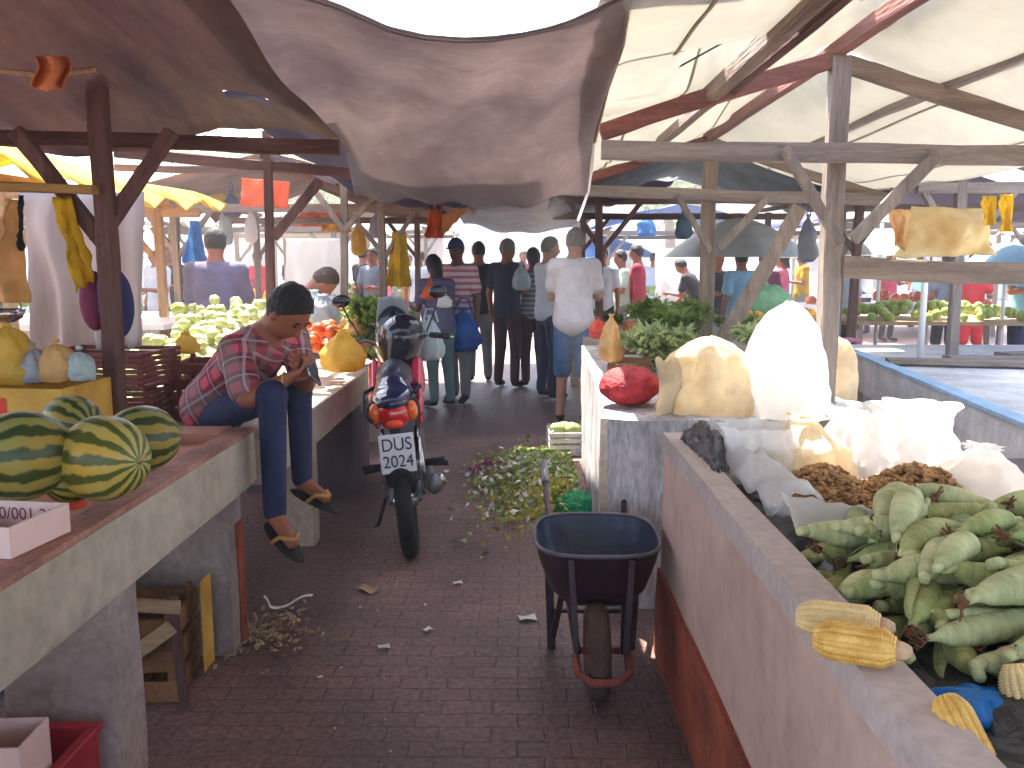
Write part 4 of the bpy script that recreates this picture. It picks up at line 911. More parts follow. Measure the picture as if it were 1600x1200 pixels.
for q in (-1,1):
    part('side_panel',sdf([('e',(q*.13,.62,.72),(.028,.22,.1),None,.03),('e',(q*.14,.4,.76),(.022,.16,.05),None,.03),('c',(q*.13,.5,.8),(q*.14,.9,.92),.03,.035,.03)],.008,.02),'bike_red',bk,smooth=True)
    part('tank_shroud',sdf([('e',(q*.15,1.12,.83),(.03,.15,.12),None)],.01,.02),'bike_red',bk,smooth=True)
    part('foot_peg',tube([(q*.12,.78,.36),(q*.27,.76,.35)],.016,8),'rubber',bk,smooth=True)
    part('passenger_peg',tube([(q*.12,.55,.42),(q*.25,.53,.43)],.014,8),'rubber',bk,smooth=True)
    part('fork_leg',tube([(q*.08,1.5,.29),(q*.085,1.33,.95)],.02,8),'chrome',bk,smooth=True)
part('engine',join(slab(-.12,.12,.8,1.1,.26,.5,.01,.05,3),slab(-.08,.08,.95,1.15,.45,.68,.008,.03,4)),'steel_grey',bk)
part('frame_tube',join(tube([(-.06,.55,.75),(-.06,.9,.7),(-.05,1.3,.85)],.02),tube([(.06,.55,.75),(.06,.9,.7),(.05,1.3,.85)],.02),tube([(0,1.3,.8),(0,1.15,.35),(0,.8,.28)],.022)),'rubber',bk,smooth=True)
ex=part('exhaust',tube([(.13,1.1,.33),(.15,.8,.27),(.165,.6,.3),(.175,.2,.38)],[.02,.025,.048,.05],12),'steel_grey',bk,smooth=True)
part('heat_shield',tube([(.2,.5,.34),(.215,.3,.37)],.03,10),'chrome',ex,smooth=True)
part('chain_guard',box(-.105,-.085,.3,.75,.36,.43),'rubber',bk)
hb=part('handlebar',tube([(-.34,1.12,1.04),(-.2,1.22,1.05),(-.08,1.3,1.0),(.08,1.3,1.0),(.2,1.22,1.05),(.34,1.12,1.04)],.012,8),'steel_grey',bk,smooth=True)
for q in (-1,1):
    part('grip',tube([(q*.37,1.09,1.035),(q*.25,1.18,1.048)],.018,8),'rubber',hb,smooth=True)
    part('lever',tube([(q*.4,1.17,1.02),(q*.24,1.26,1.05)],.007,6),'chrome',hb,smooth=True)
    mr_=part('mirror_stem',tube([(q*.22,1.22,1.06),(q*.3,1.24,1.2),(q*.32,1.22,1.26)],.006,6),'rubber',bk)
    part('mirror',sdf([('e',(q*.33,1.21,1.3),(.065,.018,.04),None)],.006,.01),'black_gloss',mr_,smooth=True)
part('headlight_cowl',sdf([('e',(0,1.36,1.0),(.15,.12,.17),None),('e',(0,1.34,1.12),(.12,.07,.12),None)],.01,.05),'black_gloss',bk,smooth=True)
part('windscreen',grid(lambda u,v:V3((v-.5)*.24*(1-.35*u),1.33-.1*u+.06*(1-(2*v-1)**2),1.14+.16*u),8,10,.004),'visor',bk,smooth=True)
part('front_fender',grid(lambda u,v:V3((v-.5)*.12,1.5+.34*math.cos(R(40)+u*R(110)),.29+.34*math.sin(R(40)+u*R(110))-.02*(2*v-1)**2),12,5,.005),'bike_red',bk,smooth=True)
for q_,(a_,b_) in enumerate((((-.2,1.24,1.04),(-.06,1.4,.9)),((.2,1.24,1.04),(.07,1.38,.86)))): part('cable',tube([a_,(a_[0]*.8,1.38,1.12),(a_[0]*.4,1.47,1.06),b_],.005,5),'rubber',bk,smooth=True)
part('side_stand',tube([(-.1,.85,.3),(-.22,.8,.03),(-.25,.78,.012)],.012,6),'rubber',bk)
bp=aZ(645,866,0)
bk.location=(bp.x+.03,bp.y-.29,0); bk.rotation_euler=(0,-R(5.5),R(6.5)); bk.scale=(.88,1,1)
hm=thing('helmet','black motorcycle helmet with a clear visor resting on the motorcycle','helmet',(0,0,0))
part('shell',sdf([('e',(0,0,.02),(.135,.16,.145),None),('c',(0,.06,-.08),(0,.03,-.1),.105,.11)],.008,.05,[((0,0,-.15),(0,0,-1))]),'black_gloss',hm,smooth=True)
part('visor',sdf([('e',(0,0.01,.03),(.142,.165,.11),None)],.007,.01,[((0,0,.085),(0,0,1)),((0,0,-.02),(0,0,-1)),((0,.05,0),(0,-1,0))]),'visor',hm,smooth=True)
part('vent',box(-.03,.03,-.155,-.14,.05,.075,.004),'steel_grey',hm)
hm.location=aY(628,534,4.98); hm.rotation_euler=(R(-25),R(12),R(35)); hm.scale=(.98,.98,.98)
cb=thing('carrier_bag','pale carrier bag hanging from the right of the motorcycle handlebar','bag',tuple(aY(672,522,5.35)))
p0=aY(672,528,5.35)
part('bag_body',bagshape(p0,.085,.055,.14,3),'pale_bag',cb,smooth=True)
part('handle',tube([p0+V3(-.04,0,.1),p0+V3(-.02,-.02,.18),p0+V3(.03,-.02,.18),p0+V3(.05,0,.1)],.006,6),'pale_bag',cb)
bb=aY(724,515,9.1)
t=thing('shopping_bag','large royal blue bag held by the man in the cap','bag',tuple(bb))
part('bag_body',bagshape(bb,.19,.12,.23,9),'royal_blue',t,smooth=True); part('handle',tube([bb+V3(-.1,0,.17),bb+V3(-.03,0,.33),bb+V3(.05,0,.33),bb+V3(.1,0,.17)],.012,6),'royal_blue',t)
pb=aY(815,432,10.1); t=thing('parcel','pale cyan parcel held by the man in the navy t-shirt','parcel',tuple(pb)); part('wrapping',bagshape(pb,.1,.08,.16,4),'mint_plastic' if False else 'pale_bag',t,smooth=True); part('knot',ball(pb+V3(0,0,.15),(.03,.03,.03),8,6,nz=.2,seed=2),'pale_bag',t,smooth=True)

# ================================================================ wheelbarrow
t=thing('wheelbarrow','small dark metal wheelbarrow with a muddy tyre standing by the right wall','wheelbarrow',(.27,2.95,0))
def rr(cx,cy,hx,hy,z,n=40,e=.42,tilt=0):
    P=[]
    for j in range(n):
        a=2*math.pi*j/n; c,s_=math.cos(a),math.sin(a)
        x=math.copysign(abs(c)**e,c)*hx; y=math.copysign(abs(s_)**e,s_)*hy; P.append((cx+x,cy+y,z+tilt*y))
    return P
cx=.275
rings=[rr(cx,3.06,.085,.09,.285,e=.6),rr(cx,3.06,.13,.13,.29,e=.6),rr(cx,3.065,.175,.17,.34,e=.55),rr(cx,3.07,.212,.21,.44,tilt=-.02,e=.6),rr(cx,3.075,.226,.235,.505,tilt=.03,e=.62)]
ins=[rr(cx,3.075,.22,.229,.504,tilt=.03,e=.62),rr(cx,3.07,.206,.204,.443,tilt=-.02,e=.6),rr(cx,3.065,.169,.164,.346,e=.55),rr(cx,3.06,.124,.124,.297,e=.6),rr(cx,3.06,.08,.085,.292,e=.6)]
def loft(rs,c0=True,c1=False):
    V=[p for r in rs for p in r]; n=len(rs[0]); Fc=[]
    for i in range(len(rs)-1):
        for j in range(n): Fc.append((i*n+j,i*n+(j+1)%n,i*n+n+(j+1)%n,i*n+n+j))
    if c0: Fc.append(tuple(range(n-1,-1,-1)))
    if c1: Fc.append(tuple(range(len(V)-n,len(V))))
    return V,Fc
tr_=part('tray',loft(rings),'barrow_paint',t,smooth=True)
part('tray_lining',loft(ins,False,True),'barrow_inside',tr_,smooth=True)
part('rim',tube(rr(cx,3.075,.226,.235,.508,tilt=.03,e=.62)+[rr(cx,3.075,.226,.235,.508,tilt=.03,e=.62)[0]],.008,6,False),'barrow_rim',tr_,smooth=True)
wc=V3(.262,2.84,.165)
rim=part('wheel',join(xf(lathe([(.02,-.03),(.1,-.03),(.115,-.02),(.115,.02),(.1,.03),(.02,.03)],24,'X'),Matrix.Translation(wc)),tube([wc-V3(.08,0,0),wc+V3(.08,0,0)],.012)),'rust_red',t,smooth=True)
V=[];Fc=[]
for i in range(36):
    a=2*math.pi*i/36
    for j in range(10):
        b=2*math.pi*j/10; r=.13+.035*math.cos(b)+(.003*(-1)**i if math.cos(b)>.6 else 0); V.append((wc.x+.04*math.sin(b),wc.y+r*math.cos(a),wc.z+r*math.sin(a)))
for i in range(36):
    for j in range(10): Fc.append((i*10+j,i*10+(j+1)%10,((i+1)%36)*10+(j+1)%10,((i+1)%36)*10+j))
part('tyre',(V,Fc),'muddy_tyre',rim,smooth=True)
for q in (-1,1):
    part('front_strut',beam((cx+q*.105,2.845,.49),(cx+q*.085,2.8,.17),.022,.014,jit=.001),'barrow_paint',t)
    part('leg',beam((cx+q*.17,3.21,.36),(cx+q*.155,3.21,.0),.032,.016,jit=.001),'barrow_paint',t)
    part('leg_brace',beam((cx+q*.12,3.0,.34),(cx+q*.15,3.19,.06),.022,.012,jit=.001),'barrow_paint',t)
    hnd=part('handle',tube([(cx+q*.08,2.82,.165),(cx+q*.1,3.0,.275),(cx+q*.13,3.25,.33),(cx+q*.165,3.6,.48),(cx+q*.17,3.9,.56)],.013,8),'barrow_paint',t,smooth=True)
    part('grip',tube([(cx+q*.168,3.76,.525),(cx+q*.17,3.95,.572)],.018,8),'blue_plastic' if False else 'steel_grey',hnd,smooth=True)
part('front_guard',tube([(cx-.09,2.79,.17),(cx-.085,2.7,.15),(cx-.045,2.665,.135),(cx+.045,2.665,.135),(cx+.085,2.7,.15),(cx+.09,2.79,.17)],.014,8),'rust_red',t,smooth=True)
part('cross_bar',beam((cx-.15,3.22,.15),(cx+.15,3.22,.15),.016,jit=.001),'barrow_paint',t)

# ================================================================ left counter goods
def melon(label,px_,py_,rx,rz_,yaw,m,Y=None,z0=.862,tilt=0):
    p=aZ(px_,py_,z0) if Y is None else aY(px_,py_,Y)
    o=part('watermelon',ball((0,0,0),(rx,rz_,rz_),36,26,nz=.02,seed=px_),m,smooth=True,label=label,cat='watermelon',group='watermelons on the left counter')
    for v in o.data.vertices: pass
    o.location=p+V3(0,0,rz_*.97) if Y is None else p; o.rotation_euler=(tilt,0,yaw); ORG[o.name]=Vector(o.location)
    st=part('stem',tube([(rx*.97,0,0),(rx*1.06,0,.008),(rx*1.12,.006,.02)],[.008,.005,.004],6),'tan_wood',None,smooth=True); st.parent=o
    return o
melon('yellowish striped watermelon nearest the counter edge',162,716,.115,.108,R(-20),melon1,Y=2.12)
melon('green striped watermelon behind the yellowish one, nearest the empty end',222,686,.105,.096,R(35),melon2,Y=2.42)
melon('long dark striped watermelon cut by the left edge of the photo',32,712,.122,.11,R(40),melon2,Y=2.05)
melon('dark watermelon at the back of the row, left of the post',112,662,.1,.088,R(-30),melon2,Y=2.62)
melon('small dark green watermelon low between the two big ones',112,748,.07,.06,R(60),melon2,Y=2.12)
# white box with print
def carton(name,label,pc,sx,sy,sz,rz_,m,wall=.006,group=None,cat='box',openbox=True):
    c=thing(name,label,cat,tuple(pc),group); x,y=sx/2,sy/2
    T=Matrix.Translation(pc)@Matrix.Rotation(rz_,4,'Z')
    part('base',xf(box(-x,x,-y,y,0,wall,.001),T),m,c)
    for nm,g in (('front_panel',box(-x,x,-y,-y+wall,wall,sz,.001)),('back_panel',box(-x,x,y-wall,y,wall,sz,.001)),('side_panel',box(-x,-x+wall,-y+wall,y-wall,wall,sz,.001)),('side_panel',box(x-wall,x,-y+wall,y-wall,wall,sz,.001))):
        part(nm,xf(g,T),m,c)
    if not openbox: part('lid',xf(box(-x-.004,x+.004,-y-.004,y+.004,sz+.001,sz+.008,.001),T),m,c)
    return c,T
pc=aZ(-20,868,.815); pc=V3(-1.42,1.66,.868)
c,T=carton('printed_box','shallow pale box with brown printing and dark green fruit, lower left','x' and V3(-1.235,1.9,.864),.3,.2,.07,R(-8),'carton_pinkish')
part('lettering',xf(text_geo('1000/001 200',.042,.0004),T@Matrix.Translation((.02,.0936,.038))@Matrix.Rotation(math.pi/2,4,'X')),'ink_brown',c)
for k,(dx,dy) in enumerate(((-.1,-.04),(-.03,-.05),(-.1,.03),(.03,-.045))):
    q=T@Vector((dx,dy,.05)); g_=part('green_fruit',ball(q-V3(0,0,.012),(.04,.03,.03),16,12,nz=.04,seed=k),'leaf_dark' if False else 'husk_deep',smooth=True,label='dark green fruit lying in the shallow printed box',cat='fruit',group='green fruits in the printed box',origin=tuple(q))
part('lid',lathe([(.0,0),(.035,0),(.036,.012),(.03,.016),(0,.017)],20),'ink_red',smooth=True,label='small orange red lid beside the printed box on the counter rim',cat='lid').location=aZ(112,792,.864)
# yellow carton
c,T=carton('yellow_carton','yellow orange cardboard carton with red print behind the watermelons','' or V3(-1.78,2.86,.83),.66,.3,.27,R(-3),'carton_yellow',openbox=True)
part('lettering',xf(text_geo('DUAO',.1,.0006),T@Matrix.Translation((-.07,-.1508,.09))@Matrix.Rotation(math.pi/2,4,'X')),'ink_brown',c)
part('printed_mark',xf(join(box(.1,.145,-.1518,-.1503,.17,.24,.0004),box(.1,.15,-.1518,-.1503,.06,.12,.0004),box(.11,.125,-.1518,-.1503,.12,.17,.0004)),T),'ink_red',c)
for k,(x_,y_,m_,r_,lb) in enumerate(((10,545,'leaf_yellow',.1,'olive yellow plastic bag of produce on the carton at the left edge'),(88,556,'peach_plastic',.065,'small clear bag of orange fruit on the yellow carton'),(50,560,'bag_grey',.06,'small grey plastic bag on the yellow carton'),(125,562,'pale_bag',.05,'small pale plastic bag on the yellow carton beside the post'))):
    p_=aY(x_,y_,2.9); o=part('plastic_bag',bagshape(p_-V3(0,0,.02),r_,r_*.8,r_*1.1,k+20,40,'dome',2.0),m_ if m_!='leaf_yellow' else 'yellow_plastic',smooth=True,label=lb,cat='plastic bag',origin=tuple(p_))
    kn=part('knot',tube([p_+V3(-r_*.2,0,r_*.8),p_+V3(0,0,r_*.83),p_+V3(r_*.2,.0,r_*.78)],[.006,.01,.006],8),m_ if m_!='leaf_yellow' else 'yellow_plastic',o,smooth=True)
# metal scale pan
t=thing('scale_pan','round metal scale pan hanging above the yellow carton at the left edge','scale',tuple(aY(5,492,3.1)))
p_=aY(2,492,3.1); part('pan',xf(lathe([(0,0),(.04,.002),(.07,.02),(.08,.05),(.077,.05),(.067,.024),(.035,.008),(0,.006)],28),Matrix.Translation(p_-V3(0,0,.03))),'chrome',t,smooth=True)
part('hanger',join(*[tube([p_+V3(.075*math.cos(a),.075*math.sin(a),.02),p_+V3(0,0,.45)],.003,5) for a in (0,2.1,4.2)]),'steel_grey',t)
# hanging things on the left board
def hang(name,label,m,pts_top,pts_bot,Y,fold=.04,nf=7,gather=False,cat='sheet',nu=18,nv=30,seed=0,bulge=0):
    def f(u,v):
        a=aY(pts_top[0][0]+(pts_top[1][0]-pts_top[0][0])*v,pts_top[0][1]+(pts_top[1][1]-pts_top[0][1])*v,Y); b=aY(pts_bot[0][0]+(pts_bot[1][0]-pts_bot[0][0])*v,pts_bot[0][1]+(pts_bot[1][1]-pts_bot[0][1])*v,Y)
        p=a.lerp(b,u); p.y+=fold*math.sin(v*nf*2+seed+N3(u*2,v*3,seed)*2)*(.4+.6*u)-bulge*math.sin(math.pi*v)*math.sin(math.pi*min(1,u*1.05))
        p.x+=.02*N3(u*5,v*5,seed+3); p.z+=.015*N3(v*8,u,seed) if u>.9 else 0
        return p
    g=grid(f,nu,nv,.004); o_=aY((pts_top[0][0]+pts_top[1][0])/2,(pts_top[0][1]+pts_top[1][1])/2,Y)
    return part(name,g,m,smooth=True,label=label,cat=cat,origin=tuple(o_))
hang('hanging_sheet','large white plastic sheet hanging behind the front left post','white_sheet',((28,300),(228,300)),((60,556),(226,540)),3.9,.05,9)
hang('hanging_bag','yellow plastic bag hanging at the far left edge','peach_plastic',((6,312),(28,312)),((-25,470),(40,474)),3.0,.03,4,cat='bag',bulge=.05)
hang('hanging_bag','mustard cloth bag hanging just left of the front left post','yellow_cloth',((86,308),(112,308)),((118,458),(152,432)),3.0,.02,4,cat='bag',bulge=.04,seed=3)
hang('hanging_strip','thin black strap hanging from the mustard board','black_cloth',((28,305),(36,305)),((30,392),(35,392)),2.98,.003,1,cat='strap',nv=4)
t=thing('bag','navy and maroon cloth bag hanging from the front left post','bag',tuple(aY(172,380,3.06)))
pb=aY(182,478,3.12)
part('bag_body',sdf([('e',pb,(.062,.05,.12),None),('c',pb+V3(-.015,0,.08),pb+V3(-.03,0,.2),.035,.012)],.008,.05),'navy_cloth',t,smooth=True)
part('side_pocket',sdf([('e',aY(147,470,3.14),(.05,.045,.11),None)],.008,.02),'maroon_cloth',t,smooth=True)
part('strap',tube([aY(168,372,3.0),aY(176,410,3.07),pb+V3(0,0,.1)],.008,6),'navy_cloth',t)
# red brown crates
def crate(label,pc,sx,sy,sz,rz_,m,slats=3,tilt=0,group=None,wall=.012,ry=0):
    c=thing('crate',label,'crate',tuple(pc),group); T=Matrix.Translation(pc)@Matrix.Rotation(rz_,4,'Z')@Matrix.Rotation(tilt,4,'X')@Matrix.Rotation(ry,4,'Y'); x,y=sx/2,sy/2
    hs=sz/slats
    for nm,fy in (('front_panel',-y),('back_panel',y-wall)):
        part(nm,xf(join(*[box(-x,x,fy,fy+wall,k*hs+.004,k*hs+hs*(.72 if slats<6 else .9),.002) for k in range(slats)]),T),m,c)
    for nm,fx in (('side_panel',-x),('side_panel',x-wall)):
        part(nm,xf(join(*[box(fx,fx+wall,-y+wall+.001,y-wall-.001,k*hs+.004,k*hs+hs*(.72 if slats<6 else .9),.002) for k in range(slats)]),T),m,c)
    for a in (-x+wall+.012,x-wall-.012):
        for b in (-y+wall+.012,y-wall-.012): part('corner_strip',xf(box(a-.011,a+.011,b-.011,b+.011,0,sz,.002),T),m,c)
    part('bottom',xf(join(*[box(-x+wall+.002+k*(sx-2*wall)/5,-x+wall-.004+(k+1)*(sx-2*wall)/5,-y+wall+.03,y-wall-.03,.001,.01,.001) for k in range(5)]),T),m,c)
    return c
crate('red brown plastic crate behind the post, lower of the pair',V3(-1.82,3.72,.79),.5,.34,.17,R(4),'crate_brown',7)
crate('red brown plastic crate on top of its pair behind the post',V3(-1.8,3.74,.965),.48,.34,.16,R(-5),'crate_brown',7)
crate('dark maroon crate between the post and the seated man',V3(-1.42,3.95,.79),.3,.3,.28,R(6),'crate_brown',4)
# under the counter
crate('broken wooden crate with a yellow panel standing under the left counter',V3(-1.36,2.9,.0),.34,.3,.33,R(6),'crate_wood',3,tilt=0)
crate('dark upturned crate with thin legs beneath the broken wooden crate' if False else 'dark crate pushed under the left counter behind the wooden one',V3(-1.7,2.95,.0),.3,.3,.4,R(-4),'crate_dark',4)
t=thing('crate','loose broken crate end with a diagonal slat leaning at the wooden crate','crate',(-1.17,2.72,0))
for g in (beam((-1.36,2.735,.03),(-1.33,2.735,.40),.03,.02,jit=.002),beam((-1.14,2.735,0),(-1.16,2.73,.40),.03,.02,jit=.002)): part('upright',g,'dark_wood',t)
part('diagonal_slat',beam((-1.35,2.715,.16),(-1.16,2.715,.30),.012,.05,jit=.002),'tan_wood',t); part('top_slat',beam((-1.38,2.716,.38),(-1.13,2.716,.365),.012,.045,jit=.002),'tan_wood',t)
t=part('cardboard_sheet',grid(lambda u,v:V3(-1.14-.005*math.sin(v*3),2.93+.1*v,.37-.34*u),4,6,.004),'carton_yellow',label='yellow cardboard sheet leaning on the broken wooden crate',cat='cardboard',origin=(-1.13,2.85,.05))
t=thing('crate','open red plastic crate on the ground under the near left counter','crate',(-1.3,1.98,0))
for nm,g in (('front_panel',box(-1.62,-1.13,1.78,1.795,0,.26,.003)),('back_panel',box(-1.62,-1.13,2.13,2.145,0,.26,.003)),('side_panel',box(-1.62,-1.605,1.796,2.129,0,.26,.003)),('side_panel',box(-1.145,-1.13,1.796,2.129,0,.26,.003)),('bottom',box(-1.604,-1.146,1.796,2.129,.001,.012,.002)),('rim',join(box(-1.63,-1.12,1.77,1.8,.262,.28,.003),box(-1.63,-1.12,2.125,2.155,.262,.28,.003),box(-1.63,-1.6,1.801,2.124,.262,.28,.003),box(-1.15,-1.12,1.801,2.124,.262,.28,.003)))): part(nm,g,'crate_red',t)
part('black_bag',ball((-1.3,2.04,.12),(.12,.07,.1),18,12,nz=.2,seed=6),'crate_dark',smooth=True,label='dark bag lying in the open red crate',cat='bag',origin=(-1.3,2.04,.12))
c,T=carton('small_carton','small open cardboard box standing in the red crate, bottom left corner',V3(-1.36,1.9,.2),.4,.14,.19,R(3),'tan_wood' if False else 'carton_pinkish')

# ================================================================ produce helpers
def proto_leafy(name,m,nl=34,L=.16,Wd=.05,up=.6,seed=0,stem='leaf_pale'):
    q=random.Random(seed); t=thing(name,'x','x',(0,0,0)); V=[];Fc=[];S=[]
    for k in range(nl):
        a=q.uniform(0,6.28); e=q.uniform(.15,1.3)*up; l=L*q.uniform(.6,1.1); w_=Wd*q.uniform(.6,1.2); d=V3(math.cos(a)*math.cos(e),math.sin(a)*math.cos(e),math.sin(e)); s_=d.cross(V3(0,0,1)).normalized(); n_=s_.cross(d)
        b=len(V)
        for i in range(5):
            u=i/4; c=d*l*(.15+.85*u)+n_*(-.25*l*u*u)+n_*.012*math.sin(i*2+k); ww=w_*math.sin(math.pi*(u*.86+.1))
            for j in (-1,0,1): V.append(tuple(c+s_*ww*.5*j-n_*ww*.25*(1-abs(j))+n_*q.uniform(-.006,.006)))
        for i in range(4):
            for j in range(2): Fc.append((b+i*3+j,b+i*3+j+1,b+i*3+j+4,b+i*3+j+3))
        if k%3==0: S.append(tube([(0,0,-.01),tuple(d*l*.25)],[.005,.003],5))
    part('leaves',(V,Fc),m,t,smooth=True); part('stems',join(*S),stem,t,smooth=True)
    return t
def scatter(proto,pts,label,cat,group,sc=(.85,1.15),rot=.4,first=True):
    for i,p in enumerate(pts):
        o=proto if i==0 and first else dup(proto)
        o.location=p; s_=rnd.uniform(*sc); o.scale=(s_,s_,s_); o.rotation_euler=(rnd.uniform(-rot,rot),rnd.uniform(-rot,rot),rnd.uniform(0,6.28)); o['label']=label; o['category']=cat; o['group']=group
def fruit(name,m,r,nz=.03,stem=True,seed=1):
    o=part(name,ball((0,0,0),r,12,9,nz=nz,seed=seed),m,smooth=True)
    return o
def heap_pts(x0,x1,y0,y1,z0,H,n,q=None):
    P=[]
    for k in range(n):
        u,v=rnd.random(),rnd.random(); x=x0+(x1-x0)*u; y=y0+(y1-y0)*v
        P.append(V3(x,y,z0+H*(math.sin(math.pi*u)*math.sin(math.pi*v))**.6*rnd.uniform(.75,1)))
    return P
# left second counter produce
scatter(fruit('tomato','tomato',(.034,.034,.03)),[aY(rnd.uniform(478,526),rnd.uniform(506,546),rnd.uniform(5.0,5.5)) for _ in range(44)],'red and orange tomato heaped behind the seated man','tomato','tomatoes on the left counter')
scatter(fruit('chayote','pale_produce',(.043,.034,.034),.2),[V3(rnd.uniform(-2.3,-1.75),y_,.84+.42*max(0,(y_-4.3)/2.0)*rnd.uniform(.75,1)) for y_ in [rnd.uniform(4.2,6.3) for _ in range(130)]],'pale green chayote heaped behind the seated man shoulder','chayote','pale chayotes heaped on the left counter')
part('heap_base',grid(lambda u,v:V3(-2.35+.65*v,4.15+2.2*u,.785+.4*u*math.sin(math.pi*min(1,v*1.0))**.6),12,8,.01),'pale_produce',smooth=True,label='dense heap of pale chayotes under the loose ones',cat='produce heap',kind='stuff',origin=(-2,5,.79))
for k,(x_,y_,Y_,r_,lb) in enumerate(((536,545,4.9,.12,'yellow mesh bag of fruit slumped at the counter edge'),(556,520,5.6,.1,'peach coloured plastic bag behind the yellow mesh bag'),(506,482,6.0,.11,'grey white plastic bag above the tomatoes'),(492,470,6.6,.09,'small grey plastic bag beyond the tomatoes'),(292,534,3.95,.05,'small yellow plastic bag on top of the maroon crate'))):
    p_=aY(x_,y_,Y_); mm=('yellow_plastic','peach_plastic','bag_grey','pale_bag','yellow_plastic')[k]
    o=part('plastic_bag',bagshape(p_,r_,r_*.9,r_*1.1,k+40,40,'slump',1.6),mm,smooth=True,label=lb,cat='plastic bag',origin=tuple(p_)); part('knot',tube([p_+V3(-r_*.22,0,r_*.8),p_+V3(0,0,r_*.84),p_+V3(r_*.22,.0,r_*.78)],[.007,.012,.007],8),mm,o,smooth=True)
lg=proto_leafy('leafy_bunch','leaf_green',70,.13,.03,.7,5); 
scatter(lg,[aY(rnd.uniform(545,600),rnd.uniform(485,538),rnd.uniform(5.4,6.2)) for _ in range(14)],'leafy green bunch piled near the motorcycle helmet','greens','leafy bunches on the left counter')
lp=proto_leafy('leafy_bunch','leaf_pale',60,.13,.03,.6,6)
scatter(lp,[aY(rnd.uniform(560,605),rnd.uniform(500,560),rnd.uniform(5.5,6.1)) for _ in range(8)],'pale leafy bunch piled near the motorcycle helmet','greens','pale leafy bunches on the left counter')
scatter(fruit('orange','orange_fruit',(.045,.045,.045)),heap_pts(-2.3,-1.2,7.1,8.6,.84,.28,46),'orange heaped on the third left counter','orange','oranges on the third left counter')
scatter(fruit('lime','lime',(.04,.04,.04)),heap_pts(-2.3,-1.2,8.6,10.2,.84,.3,50),'green lime heaped at the far end of the third left counter','lime','limes on the third left counter')
scatter(dup(lg),heap_pts(-2.2,-1.3,7.2,8.9,.86,.3,10),'leafy bunch among the oranges on the third left counter','greens','leafy bunches on the third left counter')
scatter(fruit('tomato','tomato',(.04,.04,.035),seed=5),heap_pts(-2.0,-1.15,6.9,7.3,.84,.1,18),'tomato at the near edge of the third left counter','tomato','tomatoes on the third left counter')
# second right counter produce
scatter(dup(lg),[aY(rnd.uniform(1005,1090),rnd.uniform(478,525),rnd.uniform(5.2,6.5)) for _ in range(22)],'leafy green bunch on the right counter before the second post','greens','leafy bunches on the right counter')
scatter(dup(lp),[aY(rnd.uniform(985,1080),rnd.uniform(515,562),rnd.uniform(4.8,5.6)) for _ in range(16)],'pale leafy bunch laid along the right counter','greens','pale leafy bunches on the right counter')
scatter(dup(lp),[aY(rnd.uniform(1165,1275),rnd.uniform(500,540),rnd.uniform(5.0,6.2)) for _ in range(16)],'pale leafy bunch behind the sunlit sacks','greens','pale leafy bunches behind the sacks')
scatter(dup(lg),[V3(rnd.uniform(.8,2),rnd.uniform(7.7,10.8),.86+.1*rnd.random()) for _ in range(16)],'leafy bunch on the third right counter','greens','leafy bunches on the third right counter')
crate('orange crate at the edge of the third right counter below the red shirt',V3(1.15,7.9,.83),.42,.3,.14,R(3),'crate_orange',3)
crate('wooden tray of yellow husks at the corner of the second right counter',V3(.66,5.3,.855),.26,.5,.1,R(-6),'crate_wood',2)
part('mesh_bag',bagshape(aY(955,528,5.1),.07,.16,.14,6),'peach_plastic',smooth=True,label='peach mesh bag standing in the wooden tray of husks',cat='mesh bag',origin=tuple(aY(952,530,5.1)))
part('red_cloth',bagshape(aY(934,512,5.9),.06,.08,.075,7),'ink_red',smooth=True,label='crumpled red cloth at the right counter edge by the man in grey',cat='cloth',origin=tuple(aY(934,510,5.9)))
scatter(fruit('mango','tomato' if False else 'orange_fruit',(.05,.04,.04)),[aY(rnd.uniform(1165,1285),rnd.uniform(488,512),rnd.uniform(6.0,6.7)) for _ in range(24)],'orange fruit behind the sunlit sacks','fruit','orange fruits behind the sacks')
t=part('sack',ball(aY(1202,474,8.3),(.22,.2,.17),26,16,nz=.12,seed=71),'mint_plastic',smooth=True,label='mint green plastic sack bulging under the leaning plank',cat='sack',origin=tuple(aY(1202,470,8.3)))
part('knot',tube([aY(1202,474,8.3)+V3(-.03,0,.16),aY(1202,474,8.3)+V3(-.04,0,.21)],[.03,.012],8),'mint_plastic',t,smooth=True)
# sacks on the second right counter
def sack(label,c,r,m,seed,nz=.1,top=None,knot=True,fr=3.2,cat='sack',flat=None,name='sack'):
    c=Vector(c); pl_=cat=='plastic bag'; o=part(name,ball(c,r,90 if pl_ else 50,64 if pl_ else 36,nz=nz*(.7 if pl_ else 1),seed=seed,fr=fr,flat=flat,ridge=.1 if pl_ else .03),m,smooth=True,label=label,cat=cat,origin=tuple(c))
    if knot: part('tied_neck',lathe_at(c+V3(0,0,r[2]*.9),[(r[0]*.42,0),(r[0]*.2,r[2]*.14),(r[0]*.09,r[2]*.24),(r[0]*.17,r[2]*.34),(r[0]*.26,r[2]*.42)],seed),m,o,smooth=True)
    return o
def lathe_at(c,prof,seed): 
    return xf(lathe(prof,22,fn=lambda t,z:1+.16*math.sin(t*7+seed)+.08*math.sin(t*11)),Matrix.Translation(c))
sack('red mesh sack of onions on the corner of the second right counter',aY(984,602,3.95),(.14,.15,.088),'red_mesh',81,.08,knot=False)
pw_=aY(1105,606,3.86); part('sack',bagshape(pw_,.23,.2,.27,82,72,'dome',.8),'cream_sack',smooth=True,label='round cream cloth sack standing behind the black plastic, lit from above',cat='sack',origin=tuple(pw_))
